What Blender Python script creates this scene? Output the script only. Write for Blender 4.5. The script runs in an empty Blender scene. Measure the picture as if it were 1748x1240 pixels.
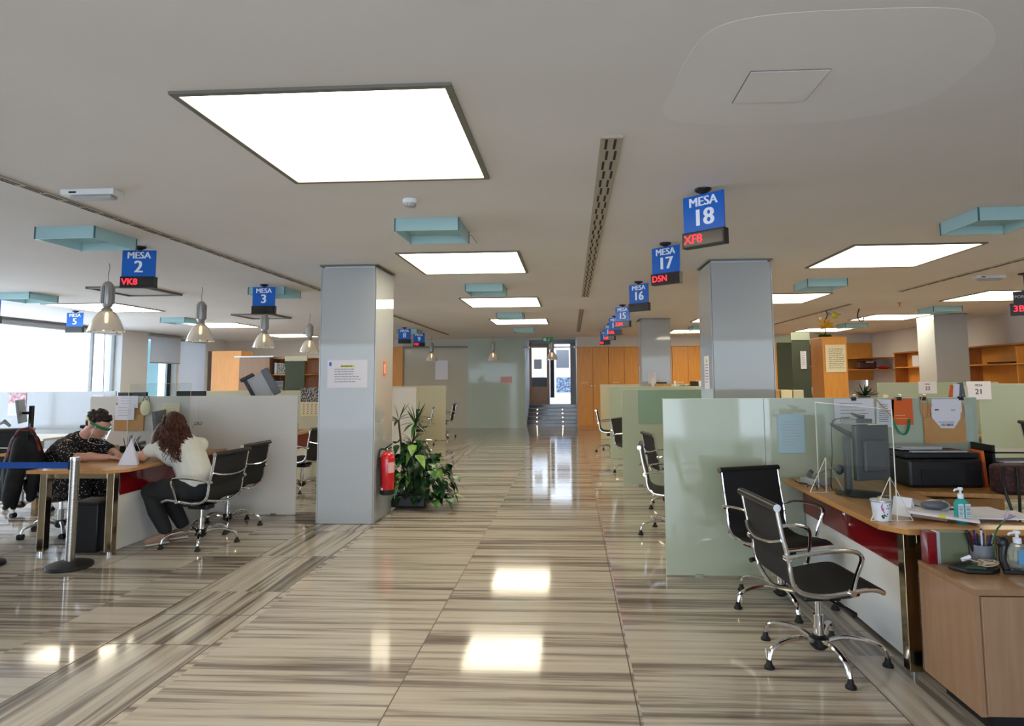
import bpy, math, random
from mathutils import Vector, Matrix, noise
random.seed(7)
PI = math.pi
S = bpy.context.scene
COL = S.collection
V = Vector

# ------------------------------------------------------------------ camera
cam_d = bpy.data.cameras.new('camera')
cam = bpy.data.objects.new('camera', cam_d)
COL.objects.link(cam)
yaw, pit, rol = -0.05493, -0.08730, 0.00703
Rz = Matrix(((math.cos(yaw), -math.sin(yaw), 0), (math.sin(yaw), math.cos(yaw), 0), (0, 0, 1)))
Rx = Matrix(((1, 0, 0), (0, math.cos(pit), -math.sin(pit)), (0, math.sin(pit), math.cos(pit))))
Ry = Matrix(((math.cos(rol), 0, -math.sin(rol)), (0, 1, 0), (math.sin(rol), 0, math.cos(rol))))
W2C = Ry @ Rx @ Rz
right, fwd, up = W2C[0], W2C[1], W2C[2]
CR = Matrix((right, up, -fwd)).transposed()
cam.matrix_world = Matrix.Translation((0, 0, 1.52)) @ CR.to_4x4()
cam_d.sensor_width = 36
cam_d.lens = 1100 / 1748 * 36
cam_d.shift_x = (874 - 914.17) / 1748
cam_d.shift_y = (549.77 - 620) / 1748
cam_d.clip_start = 0.05
cam_d.clip_end = 200
S.camera = cam

# ------------------------------------------------------------------ world, exposure
w = bpy.data.worlds.new('sky')
S.world = w
w.use_nodes = True
bg = w.node_tree.nodes['Background']
bg.inputs[0].default_value = (0.72, 0.85, 1.0, 1)
bg.inputs[1].default_value = 2.6
S.view_settings.view_transform = 'Standard'
S.view_settings.look = 'None'
S.view_settings.exposure = 0.0
S.view_settings.gamma = 1.0
S.view_settings.use_curve_mapping = False


def area(name, loc, rot, sx, sy, power, col):
    l = bpy.data.lights.new(name, 'AREA')
    l.shape = 'RECTANGLE'
    l.size, l.size_y, l.energy, l.color = sx, sy, power, col
    o = bpy.data.objects.new(name, l)
    o.location, o.rotation_euler = loc, rot
    COL.objects.link(o)
    return o


DAY = (0.70, 0.82, 1.0)
# daylight through the shop front behind the camera, the window wall on the left and the far entrance
area('daylight_front', (-0.3, -4.6, 1.2), (PI / 2 + 0.5, 0, 0), 5.5, 2.2, 210, DAY)
area('daylight_left', (-11.6, 8.2, 1.55), (0, -PI / 2, 0), 2.2, 10.5, 390, DAY)
area('daylight_far', (-0.7, 25.2, 3.2), (0, 0, 0), 3.0, 2.4, 190, DAY)
SKYLIGHT = 10.2


# ------------------------------------------------------------------ materials
def lin(c):
    return tuple(((x / 255) / 12.92 if x / 255 <= 0.04045 else ((x / 255 + 0.055) / 1.055) ** 2.4) for x in c) + (1,)


def mat(name, col, rough=0.5, metal=0.0, coat=0.0, emit=None, es=1.0, trans=0.0, alpha=1.0, ior=1.45, spec=0.5):
    m = bpy.data.materials.new(name)
    m.use_nodes = True
    b = m.node_tree.nodes['Principled BSDF']
    b.inputs['Base Color'].default_value = lin(col)
    b.inputs['Roughness'].default_value = rough
    b.inputs['Metallic'].default_value = metal
    b.inputs['Coat Weight'].default_value = coat
    b.inputs['Coat Roughness'].default_value = 0.04
    b.inputs['Transmission Weight'].default_value = trans
    b.inputs['Alpha'].default_value = alpha
    b.inputs['IOR'].default_value = ior
    b.inputs['Specular IOR Level'].default_value = spec
    if emit:
        b.inputs['Emission Color'].default_value = lin(emit)
        b.inputs['Emission Strength'].default_value = es
    return m


def N(m, kind, **kw):
    n = m.node_tree.nodes.new(kind)
    for k, v in kw.items():
        setattr(n, k, v)
    return n


def noisy(name, c0, c1, scale=(1, 1, 1), nscale=5, detail=4, rough=0.5, lo=0.35, hi=0.65, bump=0.0, **kw):
    """object-space noise between two colours, stretched by scale"""
    m = mat(name, c0, rough, **kw)
    nt = m.node_tree
    tc = N(m, 'ShaderNodeTexCoord'); mp = N(m, 'ShaderNodeMapping'); nz = N(m, 'ShaderNodeTexNoise'); cr = N(m, 'ShaderNodeValToRGB')
    mp.inputs['Scale'].default_value = scale
    nz.inputs['Scale'].default_value = nscale
    nz.inputs['Detail'].default_value = detail
    cr.color_ramp.elements[0].position, cr.color_ramp.elements[0].color = lo, lin(c0)
    cr.color_ramp.elements[1].position, cr.color_ramp.elements[1].color = hi, lin(c1)
    L = nt.links.new
    L(tc.outputs['Object'], mp.inputs[0]); L(mp.outputs[0], nz.inputs['Vector']); L(nz.outputs['Fac'], cr.inputs[0])
    L(cr.outputs[0], nt.nodes['Principled BSDF'].inputs['Base Color'])
    if bump:
        bp = N(m, 'ShaderNodeBump'); bp.inputs['Strength'].default_value = bump; bp.inputs['Distance'].default_value = 0.002
        L(nz.outputs['Fac'], bp.inputs['Height']); L(bp.outputs[0], nt.nodes['Principled BSDF'].inputs['Normal'])
    return m


def marble(name, along_y=False, light=(190, 181, 168), dark=(98, 88, 80), tile=1.17, x0=-0.87):
    """striped marble: veins run across the tiles, each tile column has its own veins"""
    m = mat(name, light, 0.07, spec=0.6)
    nt = m.node_tree; L = nt.links.new
    b = nt.nodes['Principled BSDF']
    tc = N(m, 'ShaderNodeTexCoord'); sx = N(m, 'ShaderNodeSeparateXYZ'); L(tc.outputs['Object'], sx.inputs[0])

    def math_(op, a, b_=None, c=None):
        n = N(m, 'ShaderNodeMath', operation=op)
        for i, v in enumerate((a, b_, c)):
            if v is None:
                continue
            if isinstance(v, (int, float)):
                n.inputs[i].default_value = v
            else:
                L(v, n.inputs[i])
        return n.outputs[0]
    X, Y = sx.outputs['X'], sx.outputs['Y']
    if along_y:
        X, Y = Y, X
    col = math_('FLOOR', math_('DIVIDE', math_('SUBTRACT', X, x0), tile))
    row = math_('FLOOR', math_('DIVIDE', Y, 0.62)) if not along_y else 0.0
    cell = math_('ADD', math_('MULTIPLY', col, 7.31), math_('MULTIPLY', row, 3.17))
    cx = N(m, 'ShaderNodeCombineXYZ')
    L(math_('MULTIPLY', X, 0.035), cx.inputs[0]); L(Y, cx.inputs[1]); L(cell, cx.inputs[2])
    n1 = N(m, 'ShaderNodeTexNoise'); n1.inputs['Scale'].default_value = 15; n1.inputs['Detail'].default_value = 5; n1.inputs['Roughness'].default_value = 0.62
    L(cx.outputs[0], n1.inputs['Vector'])
    n2 = N(m, 'ShaderNodeTexNoise'); n2.inputs['Scale'].default_value = 3.2; n2.inputs['Detail'].default_value = 2
    L(cx.outputs[0], n2.inputs['Vector'])
    n3 = N(m, 'ShaderNodeTexNoise'); n3.inputs['Scale'].default_value = 34; n3.inputs['Detail'].default_value = 2
    L(cx.outputs[0], n3.inputs['Vector'])
    mix = math_('ADD', math_('MULTIPLY', n1.outputs['Fac'], 0.62), math_('ADD', math_('MULTIPLY', n2.outputs['Fac'], 0.26), math_('MULTIPLY', n3.outputs['Fac'], 0.12)))
    cr = N(m, 'ShaderNodeValToRGB')
    e = cr.color_ramp.elements
    e[0].position, e[0].color = 0.37, lin(dark)
    e[1].position, e[1].color = 0.59, lin(light)
    k = e.new(0.455); k.color = lin(tuple(int(d + (l - d) * 0.45) for d, l in zip(dark, light)))
    k = e.new(0.505); k.color = lin(tuple(int(d + (l - d) * 0.85) for d, l in zip(dark, light)))
    L(mix, cr.inputs[0])
    L(cr.outputs[0], b.inputs['Base Color'])
    rr = N(m, 'ShaderNodeMapRange'); L(n2.outputs['Fac'], rr.inputs[0])
    rr.inputs[3].default_value = 0.05; rr.inputs[4].default_value = 0.12
    L(rr.outputs[0], b.inputs['Roughness'])
    return m


M = {}
M['floor'] = marble('striped_marble')
M['band'] = marble('striped_marble_band', True, tile=0.93, x0=0.03, dark=(88, 80, 72))
M['stairstone'] = marble('dark_stair_stone', light=(132, 130, 130), dark=(78, 78, 82))
M['joint'] = mat('joint_filler', (92, 84, 74), 0.4)
M['ceil'] = noisy('ceiling_paint', (222, 218, 213), (228, 224, 219), nscale=0.7, rough=0.9, spec=0.2)
M['ceilpatch'] = noisy('fresh_ceiling_paint', (228, 225, 221), (232, 229, 225), nscale=1.2, rough=0.85, spec=0.2)
M['wall'] = noisy('wall_paint', (205, 198, 190), (214, 206, 198), nscale=0.8, rough=0.85, spec=0.2)
M['white'] = mat('white_laminate', (222, 222, 220), 0.4)
M['whitepaint'] = mat('white_paint', (228, 229, 230), 0.6)
M['frame'] = mat('grey_metal_frame', (120, 118, 110), 0.45, metal=0.3)
M['vent'] = mat('beige_grille', (172, 164, 148), 0.5)
M['slot'] = mat('slot_shadow_gap', (52, 44, 34), 0.8)  # dark colour stands in for shade inside the grille slots
M['panel'] = mat('lit_diffuser', (255, 250, 232), 0.6, emit=(255, 243, 214), es=SKYLIGHT)
M['unlit'] = mat('unlit_diffuser', (190, 188, 186), 0.5)
M['colglass'] = mat('pale_blue_back_painted_glass', (172, 176, 178), 0.05, coat=0.6, ior=1.5)
M['pglass'] = noisy('milky_green_glass', (170, 180, 158), (178, 186, 164), nscale=0.6, rough=0.08, coat=0.3)
M['pglassw'] = noisy('milky_grey_glass', (214, 207, 198), (220, 213, 203), nscale=0.6, rough=0.09, coat=0.3)  # same milky glass, with daylight put into the colour
M['pglassc'] = mat('milky_cream_glass', (206, 200, 170), 0.1, coat=0.3)
M['pedge'] = mat('glass_edge', (212, 226, 200), 0.15)
M['greenfilm'] = mat('darker_green_film', (138, 166, 146), 0.1, coat=0.3)
M['walglass'] = noisy('frosted_grey_green_glass', (172, 186, 174), (182, 192, 178), nscale=0.4, rough=0.08, coat=0.5)
M['walglass2'] = noisy('frosted_beige_glass', (182, 178, 162), (190, 184, 168), nscale=0.4, rough=0.1, coat=0.4)
M['teal'] = mat('teal_translucent_acrylic', (196, 228, 230), 0.2, trans=0.4, ior=1.1)
M['tealedge'] = mat('teal_acrylic_edge', (60, 108, 112), 0.2)
M['clear'] = mat('clear_acrylic', (236, 242, 240), 0.02, trans=1.0, ior=1.05)
M['clearedge'] = mat('acrylic_edge', (226, 222, 208), 0.2)  # cream colour stands in for light caught in clear edges
M['darkglass'] = mat('dark_green_glass', (88, 94, 78), 0.05, trans=0.15, ior=1.1, coat=0.5)
M['window'] = mat('window_glass', (246, 250, 252), 0.0, trans=1.0, ior=1.02)
M['bluegl'] = mat('pale_blue_glass_fin', (190, 226, 232), 0.1, trans=0.5, ior=1.1)


def wood(name, c0, c1, rough=0.35, vertical=True, **kw):
    return noisy(name, c0, c1, scale=(9, 9, 0.7) if vertical else (9, 0.8, 9), nscale=4, detail=5, rough=rough, lo=0.3, hi=0.7, **kw)


M['amber'] = wood('amber_veneer', (206, 140, 62), (220, 154, 74))
M['maple'] = wood('pale_maple', (146, 112, 84), (160, 126, 98))
M['mapleedge'] = wood('pale_maple_edge', (142, 106, 74), (156, 120, 88))
M['desk'] = wood('beech_desktop', (182, 130, 74), (198, 146, 88), 0.22, False)
M['brownwood'] = wood('brown_shelf_wood', (150, 92, 40), (172, 110, 54))
M['doorwood'] = wood('door_wood', (168, 122, 88), (184, 138, 102))
M['chrome'] = mat('chrome', (222, 222, 222), 0.08, metal=1)
M['brushed'] = noisy('brushed_steel', (150, 146, 138), (178, 174, 166), scale=(1, 1, 40), nscale=6, rough=0.26, metal=1)
M['bronze'] = mat('polished_bronze_steel', (176, 158, 130), 0.14, metal=1)
M['alu'] = mat('grey_cast_aluminium', (176, 174, 170), 0.4, metal=0.7)
M['black'] = mat('black_plastic', (22, 22, 23), 0.4)
M['mesh'] = noisy('black_mesh_fabric', (16, 16, 17), (26, 26, 27), nscale=300, rough=0.7, bump=0.3)
M['rubber'] = mat('black_rubber', (14, 14, 15), 0.6)
M['red'] = mat('dark_red_gloss', (120, 14, 22), 0.12, coat=0.5)
M['redpaint'] = mat('red_paint', (196, 24, 34), 0.25, coat=0.4)
M['orangepaper'] = mat('orange_paper', (222, 102, 44), 0.8)
M['blue'] = mat('sign_blue', (12, 96, 190), 0.35)
M['bluebelt'] = mat('blue_belt', (10, 72, 150), 0.7)
M['led'] = mat('red_led', (255, 40, 50), 0.5, emit=(255, 40, 56), es=2.2)
M['ink'] = mat('dark_ink', (40, 38, 44), 0.8)
M['paper'] = mat('white_paper', (226, 222, 228), 0.85)
M['paperblue'] = mat('pale_blue_paper', (168, 196, 204), 0.6)
M['cream'] = mat('cream_paper', (226, 214, 178), 0.85)
M['kraft'] = noisy('kraft_cardboard', (186, 138, 84), (200, 152, 98), nscale=6, rough=0.85)
M['yellow'] = mat('highlighter_yellow', (220, 210, 40), 0.7)
M['greenplastic'] = mat('green_plastic', (14, 128, 84), 0.3)
M['greensign'] = mat('green_exit_sign', (14, 110, 60), 0.4, emit=(14, 110, 60), es=0.3)
M['signwhite'] = mat('sign_white', (236, 240, 250), 0.5)
M['bulb'] = mat('glowing_lamp_tube', (255, 240, 210), 0.4, emit=(255, 232, 190), es=9)
M['bell'] = mat('prismatic_bell_glass', (232, 224, 210), 0.35, trans=0.45, ior=1.15)
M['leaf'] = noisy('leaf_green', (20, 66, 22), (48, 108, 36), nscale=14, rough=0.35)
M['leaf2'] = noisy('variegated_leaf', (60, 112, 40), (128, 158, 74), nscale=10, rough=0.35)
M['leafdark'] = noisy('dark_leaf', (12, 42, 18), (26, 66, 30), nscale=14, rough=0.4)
M['stem'] = mat('brown_stem', (64, 44, 30), 0.7)
M['soil'] = noisy('potting_soil', (40, 30, 22), (60, 46, 34), nscale=60, rough=0.95)
M['skin'] = noisy('skin', (206, 152, 128), (214, 162, 138), nscale=8, rough=0.5)
M['hairdark'] = noisy('dark_short_hair', (28, 18, 14), (48, 32, 24), scale=(1, 1, 1), nscale=60, rough=0.5, bump=0.6)
M['hairred'] = noisy('auburn_curls', (44, 21, 14), (92, 46, 28), nscale=30, rough=0.45, bump=0.4)
M['blouse'] = noisy('white_blouse', (206, 204, 192), (216, 214, 204), nscale=5, rough=0.8)
M['trousers'] = mat('dark_trousers', (34, 36, 36), 0.85)
M['skirt'] = mat('black_skirt', (18, 17, 18), 0.85)
M['jacket'] = noisy('black_jacket', (14, 13, 15), (24, 22, 24), nscale=12, rough=0.85)
M['scarf'] = noisy('red_black_tartan', (150, 40, 30), (30, 24, 26), scale=(3, 3, 3), nscale=10, rough=0.9)
M['shoe'] = mat('dusty_pink_shoe', (150, 122, 108), 0.6)
M['sole'] = mat('pale_sole', (214, 206, 196), 0.6)
M['vest'] = mat('white_cup', (226, 200, 150), 0.3)
M['sanblue'] = mat('turquoise_gel', (60, 190, 186), 0.08, trans=0.35, ior=1.33)
M['sanclear'] = mat('clear_bottle_plastic', (214, 226, 220), 0.08, trans=0.8, ior=1.15)
M['label'] = mat('bottle_label', (206, 218, 222), 0.5)
M['labelblue'] = mat('blue_label', (96, 152, 190), 0.5)
M['olive'] = mat('olive_file_box', (104, 110, 84), 0.6)
M['silver'] = mat('silver_edge', (176, 178, 186), 0.3, metal=0.4)
M['greycup'] = mat('grey_plastic_cup', (112, 116, 122), 0.4)
M['screen'] = mat('dark_screen', (44, 58, 74), 0.08, coat=0.4)
M['greyplastic'] = mat('grey_plastic', (96, 98, 102), 0.4)
M['lightgrey'] = mat('light_grey_plastic', (170, 172, 174), 0.4)
M['purple'] = mat('lilac_petal', (176, 160, 180), 0.6)
M['goldflower'] = mat('golden_petal', (226, 176, 50), 0.5)
M['yellowball'] = mat('yellow_green_ball', (196, 190, 50), 0.7)
M['rope'] = mat('beige_cord', (196, 174, 146), 0.7)
M['teabottle'] = mat('green_bottle_glass', (40, 96, 92), 0.1, coat=0.3)
M['pink'] = mat('pink_paper', (216, 168, 164), 0.7)
M['blind'] = noisy('roller_blind_fabric', (226, 228, 232), (232, 234, 236), nscale=2, rough=0.9)
_nt = M['blind'].node_tree
_tr = _nt.nodes.new('ShaderNodeBsdfTranslucent'); _tr.inputs[0].default_value = lin((226, 230, 236))
_mx = _nt.nodes.new('ShaderNodeMixShader'); _mx.inputs[0].default_value = 0.4
_nt.links.new(_nt.nodes['Principled BSDF'].outputs[0], _mx.inputs[1]); _nt.links.new(_tr.outputs[0], _mx.inputs[2])
_nt.links.new(_mx.outputs[0], _nt.nodes['Material Output'].inputs[0])
M['pglassgrey'] = noisy('grey_milky_glass', (160, 162, 164), (168, 170, 172), nscale=0.6, rough=0.1, coat=0.3)  # milky glass copy darkened in colour where window light falls strongest
M['navy'] = mat('navy_blue_pen', (24, 34, 110), 0.4)
M['wick'] = noisy('dark_woven_bag', (34, 22, 22), (84, 48, 44), nscale=70, rough=0.8, bump=0.5)
M['exterior'] = mat('sunlit_exterior_facade', (236, 240, 244), 0.9)


def dots(name, base, dot, scale):
    m = mat(name, base, 0.85)
    nt = m.node_tree; L = nt.links.new
    tc = N(m, 'ShaderNodeTexCoord'); v = N(m, 'ShaderNodeTexVoronoi'); v.inputs['Scale'].default_value = scale
    cr = N(m, 'ShaderNodeValToRGB'); cr.color_ramp.interpolation = 'CONSTANT'
    cr.color_ramp.elements[0].color = lin(dot); cr.color_ramp.elements[1].position = 0.24; cr.color_ramp.elements[1].color = lin(base)
    L(tc.outputs['Object'], v.inputs['Vector']); L(v.outputs['Distance'], cr.inputs[0]); L(cr.outputs[0], nt.nodes['Principled BSDF'].inputs['Base Color'])
    return m


M['polka'] = dots('black_blouse_with_pale_dots', (20, 17, 18), (206, 190, 178), 48)
M['floral'] = dots('floral_print_pot', (196, 200, 204), (150, 96, 124), 60)
M['photo'] = noisy('landscape_photograph', (150, 170, 190), (70, 80, 110), nscale=12, rough=0.4, lo=0.4, hi=0.6)
M['photo2'] = noisy('monochrome_photograph', (40, 36, 34), (196, 188, 176), nscale=60, rough=0.4, lo=0.45, hi=0.6)
M['redphoto'] = noisy('red_photograph', (170, 60, 80), (220, 200, 206), nscale=20, rough=0.4)


# ------------------------------------------------------------------ mesh builder
class MB:
    def __init__(s):
        s.v = []; s.f = []; s.mi = []; s.cur = 0

    def add(s, vs, fs, mtx=None):
        o = len(s.v)
        s.v += [tuple((mtx @ V(p)) if mtx else p) for p in vs]
        s.f += [tuple(i + o for i in f) for f in fs]
        s.mi += [s.cur] * len(fs)
        return s

    def box(s, x0, y0, z0, x1, y1, z1, mtx=None):
        vs = [(x0, y0, z0), (x1, y0, z0), (x1, y1, z0), (x0, y1, z0), (x0, y0, z1), (x1, y0, z1), (x1, y1, z1), (x0, y1, z1)]
        return s.add(vs, [(0, 3, 2, 1), (4, 5, 6, 7), (0, 1, 5, 4), (1, 2, 6, 5), (2, 3, 7, 6), (3, 0, 4, 7)], mtx)

    def cbox(s, c, d, rz=0, rx=0, ry=0):
        m = Matrix.Translation(c) @ Matrix.Rotation(rz, 4, 'Z') @ Matrix.Rotation(ry, 4, 'Y') @ Matrix.Rotation(rx, 4, 'X')
        a, b, c_ = d[0] / 2, d[1] / 2, d[2] / 2
        return s.box(-a, -b, -c_, a, b, c_, m)

    def prism(s, poly, z0, z1, mtx=None):
        n = len(poly)
        vs = [(x, y, z0) for x, y in poly] + [(x, y, z1) for x, y in poly]
        fs = [tuple(range(n))[::-1], tuple(range(n, 2 * n))] + [(i, (i + 1) % n, n + (i + 1) % n, n + i) for i in range(n)]
        return s.add(vs, fs, mtx)

    def lathe(s, prof, c=(0, 0, 0), n=20, mtx=None, sx=1, sy=1):
        vs, fs = [], []
        for r, z in prof:
            for i in range(n):
                a = 2 * PI * i / n
                vs.append((c[0] + r * sx * math.cos(a), c[1] + r * sy * math.sin(a), c[2] + z))
        k = len(prof)
        for j in range(k - 1):
            for i in range(n):
                fs.append((j * n + i, j * n + (i + 1) % n, (j + 1) * n + (i + 1) % n, (j + 1) * n + i))
        if prof[0][0] > 1e-5:
            fs.append(tuple(range(n))[::-1])
        if prof[-1][0] > 1e-5:
            fs.append(tuple(range((k - 1) * n, k * n)))
        return s.add(vs, fs, mtx)

    def tube(s, path, r, n=8, closed=False, caps=True, flat=1.0):
        """tube along a path; r number or list"""
        P = [V(p) for p in path]
        k = len(P)
        R = r if isinstance(r, (list, tuple)) else [r] * k
        vs, fs = [], []
        T = []
        for i in range(k):
            a = P[(i - 1) % k] if (i > 0 or closed) else P[i]
            b = P[(i + 1) % k] if (i < k - 1 or closed) else P[i]
            t = b - a
            T.append(t.normalized() if t.length > 1e-9 else V((0, 0, 1)))
        up_ = V((0, 0, 1)) if abs(T[0].z) < 0.9 else V((1, 0, 0))
        u = T[0].cross(up_).normalized()
        for i in range(k):
            u = (u - T[i] * u.dot(T[i]))
            u = u.normalized() if u.length > 1e-9 else T[i].orthogonal().normalized()
            w_ = T[i].cross(u)
            for j in range(n):
                a = 2 * PI * j / n
                p = P[i] + u * (math.cos(a) * R[i]) + w_ * (math.sin(a) * R[i] * flat)
                vs.append(tuple(p))
        for i in range(k if closed else k - 1):
            i2 = (i + 1) % k
            for j in range(n):
                fs.append((i * n + j, i * n + (j + 1) % n, i2 * n + (j + 1) % n, i2 * n + j))
        if caps and not closed:
            fs.append(tuple(range(n))[::-1]); fs.append(tuple(range((k - 1) * n, k * n)))
        return s.add(vs, fs)

    def cyl(s, a, b, r, n=16, r2=None):
        return s.tube([a, b], [r, r if r2 is None else r2], n)

    def sphere(s, c, r, n=14, m=9, mtx=None):
        rx, ry, rz = (r, r, r) if isinstance(r, (int, float)) else r
        vs = [(0, 0, -rz)]
        for j in range(1, m):
            t = -PI / 2 + PI * j / m
            for i in range(n):
                a = 2 * PI * i / n
                vs.append((rx * math.cos(t) * math.cos(a), ry * math.cos(t) * math.sin(a), rz * math.sin(t)))
        vs.append((0, 0, rz))
        fs = [(0, 1 + (i + 1) % n, 1 + i) for i in range(n)]
        for j in range(m - 2):
            for i in range(n):
                fs.append((1 + j * n + i, 1 + j * n + (i + 1) % n, 1 + (j + 1) * n + (i + 1) % n, 1 + (j + 1) * n + i))
        e = len(vs) - 1
        fs += [(e, 1 + (m - 2) * n + i, 1 + (m - 2) * n + (i + 1) % n) for i in range(n)]
        t = Matrix.Translation(c) @ (mtx if mtx else Matrix.Identity(4))
        return s.add(vs, fs, t)

    def ribbon(s, path, side, half, th):
        """flat sheet following path, width along vector side, thickness th"""
        P = [V(p) for p in path]
        side = V(side).normalized()
        vs, fs = [], []
        k = len(P)
        for i in range(k):
            t = (P[min(i + 1, k - 1)] - P[max(i - 1, 0)]).normalized()
            nn = t.cross(side).normalized() * (th / 2)
            for a, b in ((-1, -1), (1, -1), (1, 1), (-1, 1)):
                vs.append(tuple(P[i] + side * half * a + nn * b))
        for i in range(k - 1):
            for j in range(4):
                fs.append((i * 4 + j, i * 4 + (j + 1) % 4, i * 4 + 4 + (j + 1) % 4, i * 4 + 4 + j))
        fs.append((3, 2, 1, 0)); fs.append(((k - 1) * 4, (k - 1) * 4 + 1, (k - 1) * 4 + 2, (k - 1) * 4 + 3))
        return s.add(vs, fs)

    def build(s, name, m, parent=None, smooth=True, bevel=0, origin=None):
        me = bpy.data.meshes.new(name)
        off = V((0, 0, 0))
        p = parent
        while p is not None:
            off += p.location
            p = p.parent
        if parent is None and origin != 'zero':
            xs = [q[0] for q in s.v]; ys = [q[1] for q in s.v]; zs = [q[2] for q in s.v]
            off = V(((min(xs) + max(xs)) / 2, (min(ys) + max(ys)) / 2, min(zs)))
        me.from_pydata([(q[0] - off.x, q[1] - off.y, q[2] - off.z) for q in s.v], [], s.f)
        for mm in (m if isinstance(m, (list, tuple)) else [m]):
            me.materials.append(M[mm] if isinstance(mm, str) else mm)
        me.polygons.foreach_set('material_index', s.mi)
        if smooth:
            me.polygons.foreach_set('use_smooth', [True] * len(me.polygons))
            me.set_sharp_from_angle(angle=math.radians(38))
        me.update()
        o = bpy.data.objects.new(name, me)
        COL.objects.link(o)
        if parent is not None:
            o.parent = parent
        elif origin != 'zero':
            o.location = off
        if bevel:
            b = o.modifiers.new('bevel', 'BEVEL'); b.width = bevel; b.segments = 2; b.limit_method = 'ANGLE'
        return o


def tag(o, label, cat, group=None):
    o['label'] = label
    o['category'] = cat
    if group:
        o['group'] = group
    return o


def thing(name, label, cat, loc=(0, 0, 0), rz=0, group=None):
    o = bpy.data.objects.new(name, None)
    o.empty_display_size = 0.1
    COL.objects.link(o)
    o.location = loc
    o.rotation_euler = (0, 0, rz)
    return tag(o, label, cat, group)


def struct(o):
    o['kind'] = 'structure'
    return o


def dup(root, loc, rz, label, group=None, link_children=True):
    """a copy of a thing with copies of its parts and sub-parts"""
    r = root.copy(); COL.objects.link(r)
    r.location = loc; r.rotation_euler = (0, 0, rz); r['label'] = label
    if group:
        r['group'] = group
    for ch in list(root.children):
        c = ch.copy(); COL.objects.link(c); c.parent = r
        for g in ch.children:
            d = g.copy(); COL.objects.link(d); d.parent = c
    return r


def bbx(name, m, a, b, parent=None, bevel=0.0, label=None):
    o = MB().box(*a, *b).build(name, m, parent, smooth=False, bevel=bevel)
    if label:
        o['label'] = label
    return o


def text_mesh(body, size, mtx, bold=0.0, depth=0.001, align='CENTER'):
    """lettering as geometry: x right, y up in mtx space"""
    c = bpy.data.curves.new('lettering', 'FONT')
    c.body = body; c.size = size; c.align_x = align; c.align_y = 'CENTER'
    c.extrude = depth;  c.resolution_u = 3
    o = bpy.data.objects.new('lettering', c)
    COL.objects.link(o)
    dg = bpy.context.evaluated_depsgraph_get()
    dg.update()
    me = bpy.data.meshes.new_from_object(o.evaluated_get(dg))
    vs = [tuple(v.co) for v in me.vertices]
    fs = [tuple(p.vertices) for p in me.polygons]
    bpy.data.objects.remove(o); bpy.data.curves.remove(c); bpy.data.meshes.remove(me)
    mb = MB()
    n = 3 if bold else 1
    for k in range(n):
        d = (k - (n - 1) / 2) * bold
        mb.add([(x + d, y, z + 0.00004 * k) for x, y, z in vs], fs, mtx)
    return mb


def facing(c, rz, tilt=0):
    """matrix whose local x runs right and y up for a reader standing at -Y when rz = 0"""
    return Matrix.Translation(c) @ Matrix.Rotation(rz, 4, 'Z') @ Matrix.Rotation(PI / 2 - tilt, 4, 'X')


def sheet_of_paper(name, label, c, w_, h_, rz=0, m='paper', lines=0, group=None, cat='notice', roll=0, lw=0.7, top=0.8, inkm='ink', th=0.0015, seed=1, tilt=0, start=0.0):
    """thin sheet facing -Y (rz=0) with rows of print too small to read"""
    t = thing(name, label, cat, c, rz, group)
    rnd = random.Random(seed)
    rot = Matrix.Rotation(roll, 4, 'Y') @ Matrix.Rotation(tilt, 4, 'X')
    MB().box(-w_ / 2, -th / 2, -h_ / 2, w_ / 2, th / 2, h_ / 2, rot).build_local('sheet', m, t)
    if lines:
        mb = MB()
        for i in range(lines):
            z = h_ * (top - 0.5) - i * (h_ * (top - 0.12) / lines)
            x = -w_ * lw / 2 + start * w_
            end = w_ * lw / 2 * rnd.uniform(0.3, 1.0)
            while x < end:
                l = rnd.uniform(0.03, 0.09) * w_
                mb.box(x, -th / 2 - 0.0008, z, min(x + l, end), -th / 2 - 0.0002, z + h_ * 0.018, rot)
                x += l + 0.015 * w_
        mb.build_local('print', inkm, t)
    return t


def _build_local(s, name, m, parent, smooth=False, bevel=0):
    """build with vertices already in the parent's own space"""
    me = bpy.data.meshes.new(name)
    me.from_pydata(s.v, [], s.f)
    for mm in (m if isinstance(m, (list, tuple)) else [m]):
        me.materials.append(M[mm] if isinstance(mm, str) else mm)
    me.polygons.foreach_set('material_index', s.mi)
    if smooth:
        me.polygons.foreach_set('use_smooth', [True] * len(me.polygons))
        me.set_sharp_from_angle(angle=math.radians(38))
    o = bpy.data.objects.new(name, me)
    COL.objects.link(o)
    o.parent = parent
    if bevel:
        b = o.modifiers.new('bevel', 'BEVEL'); b.width = bevel; b.segments = 2; b.limit_method = 'ANGLE'
    return o


MB.build_local = _build_local
#==BODY==
# ================================================================== ROOM SHELL
CH = 2.77
XL, XR, YB, YF = -11.0, 8.9, 20.0, -6.0


def flat(name, rects, z, mats, flip=False):
    mb = MB()
    for (x0, y0, x1, y1), k in rects:
        mb.cur = k
        f = [(0, 1, 2, 3)] if not flip else [(3, 2, 1, 0)]
        mb.add([(x0, y0, z), (x1, y0, z), (x1, y1, z), (x0, y1, z)], f)
    return mb.build(name, mats, smooth=False, origin='zero')


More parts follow.
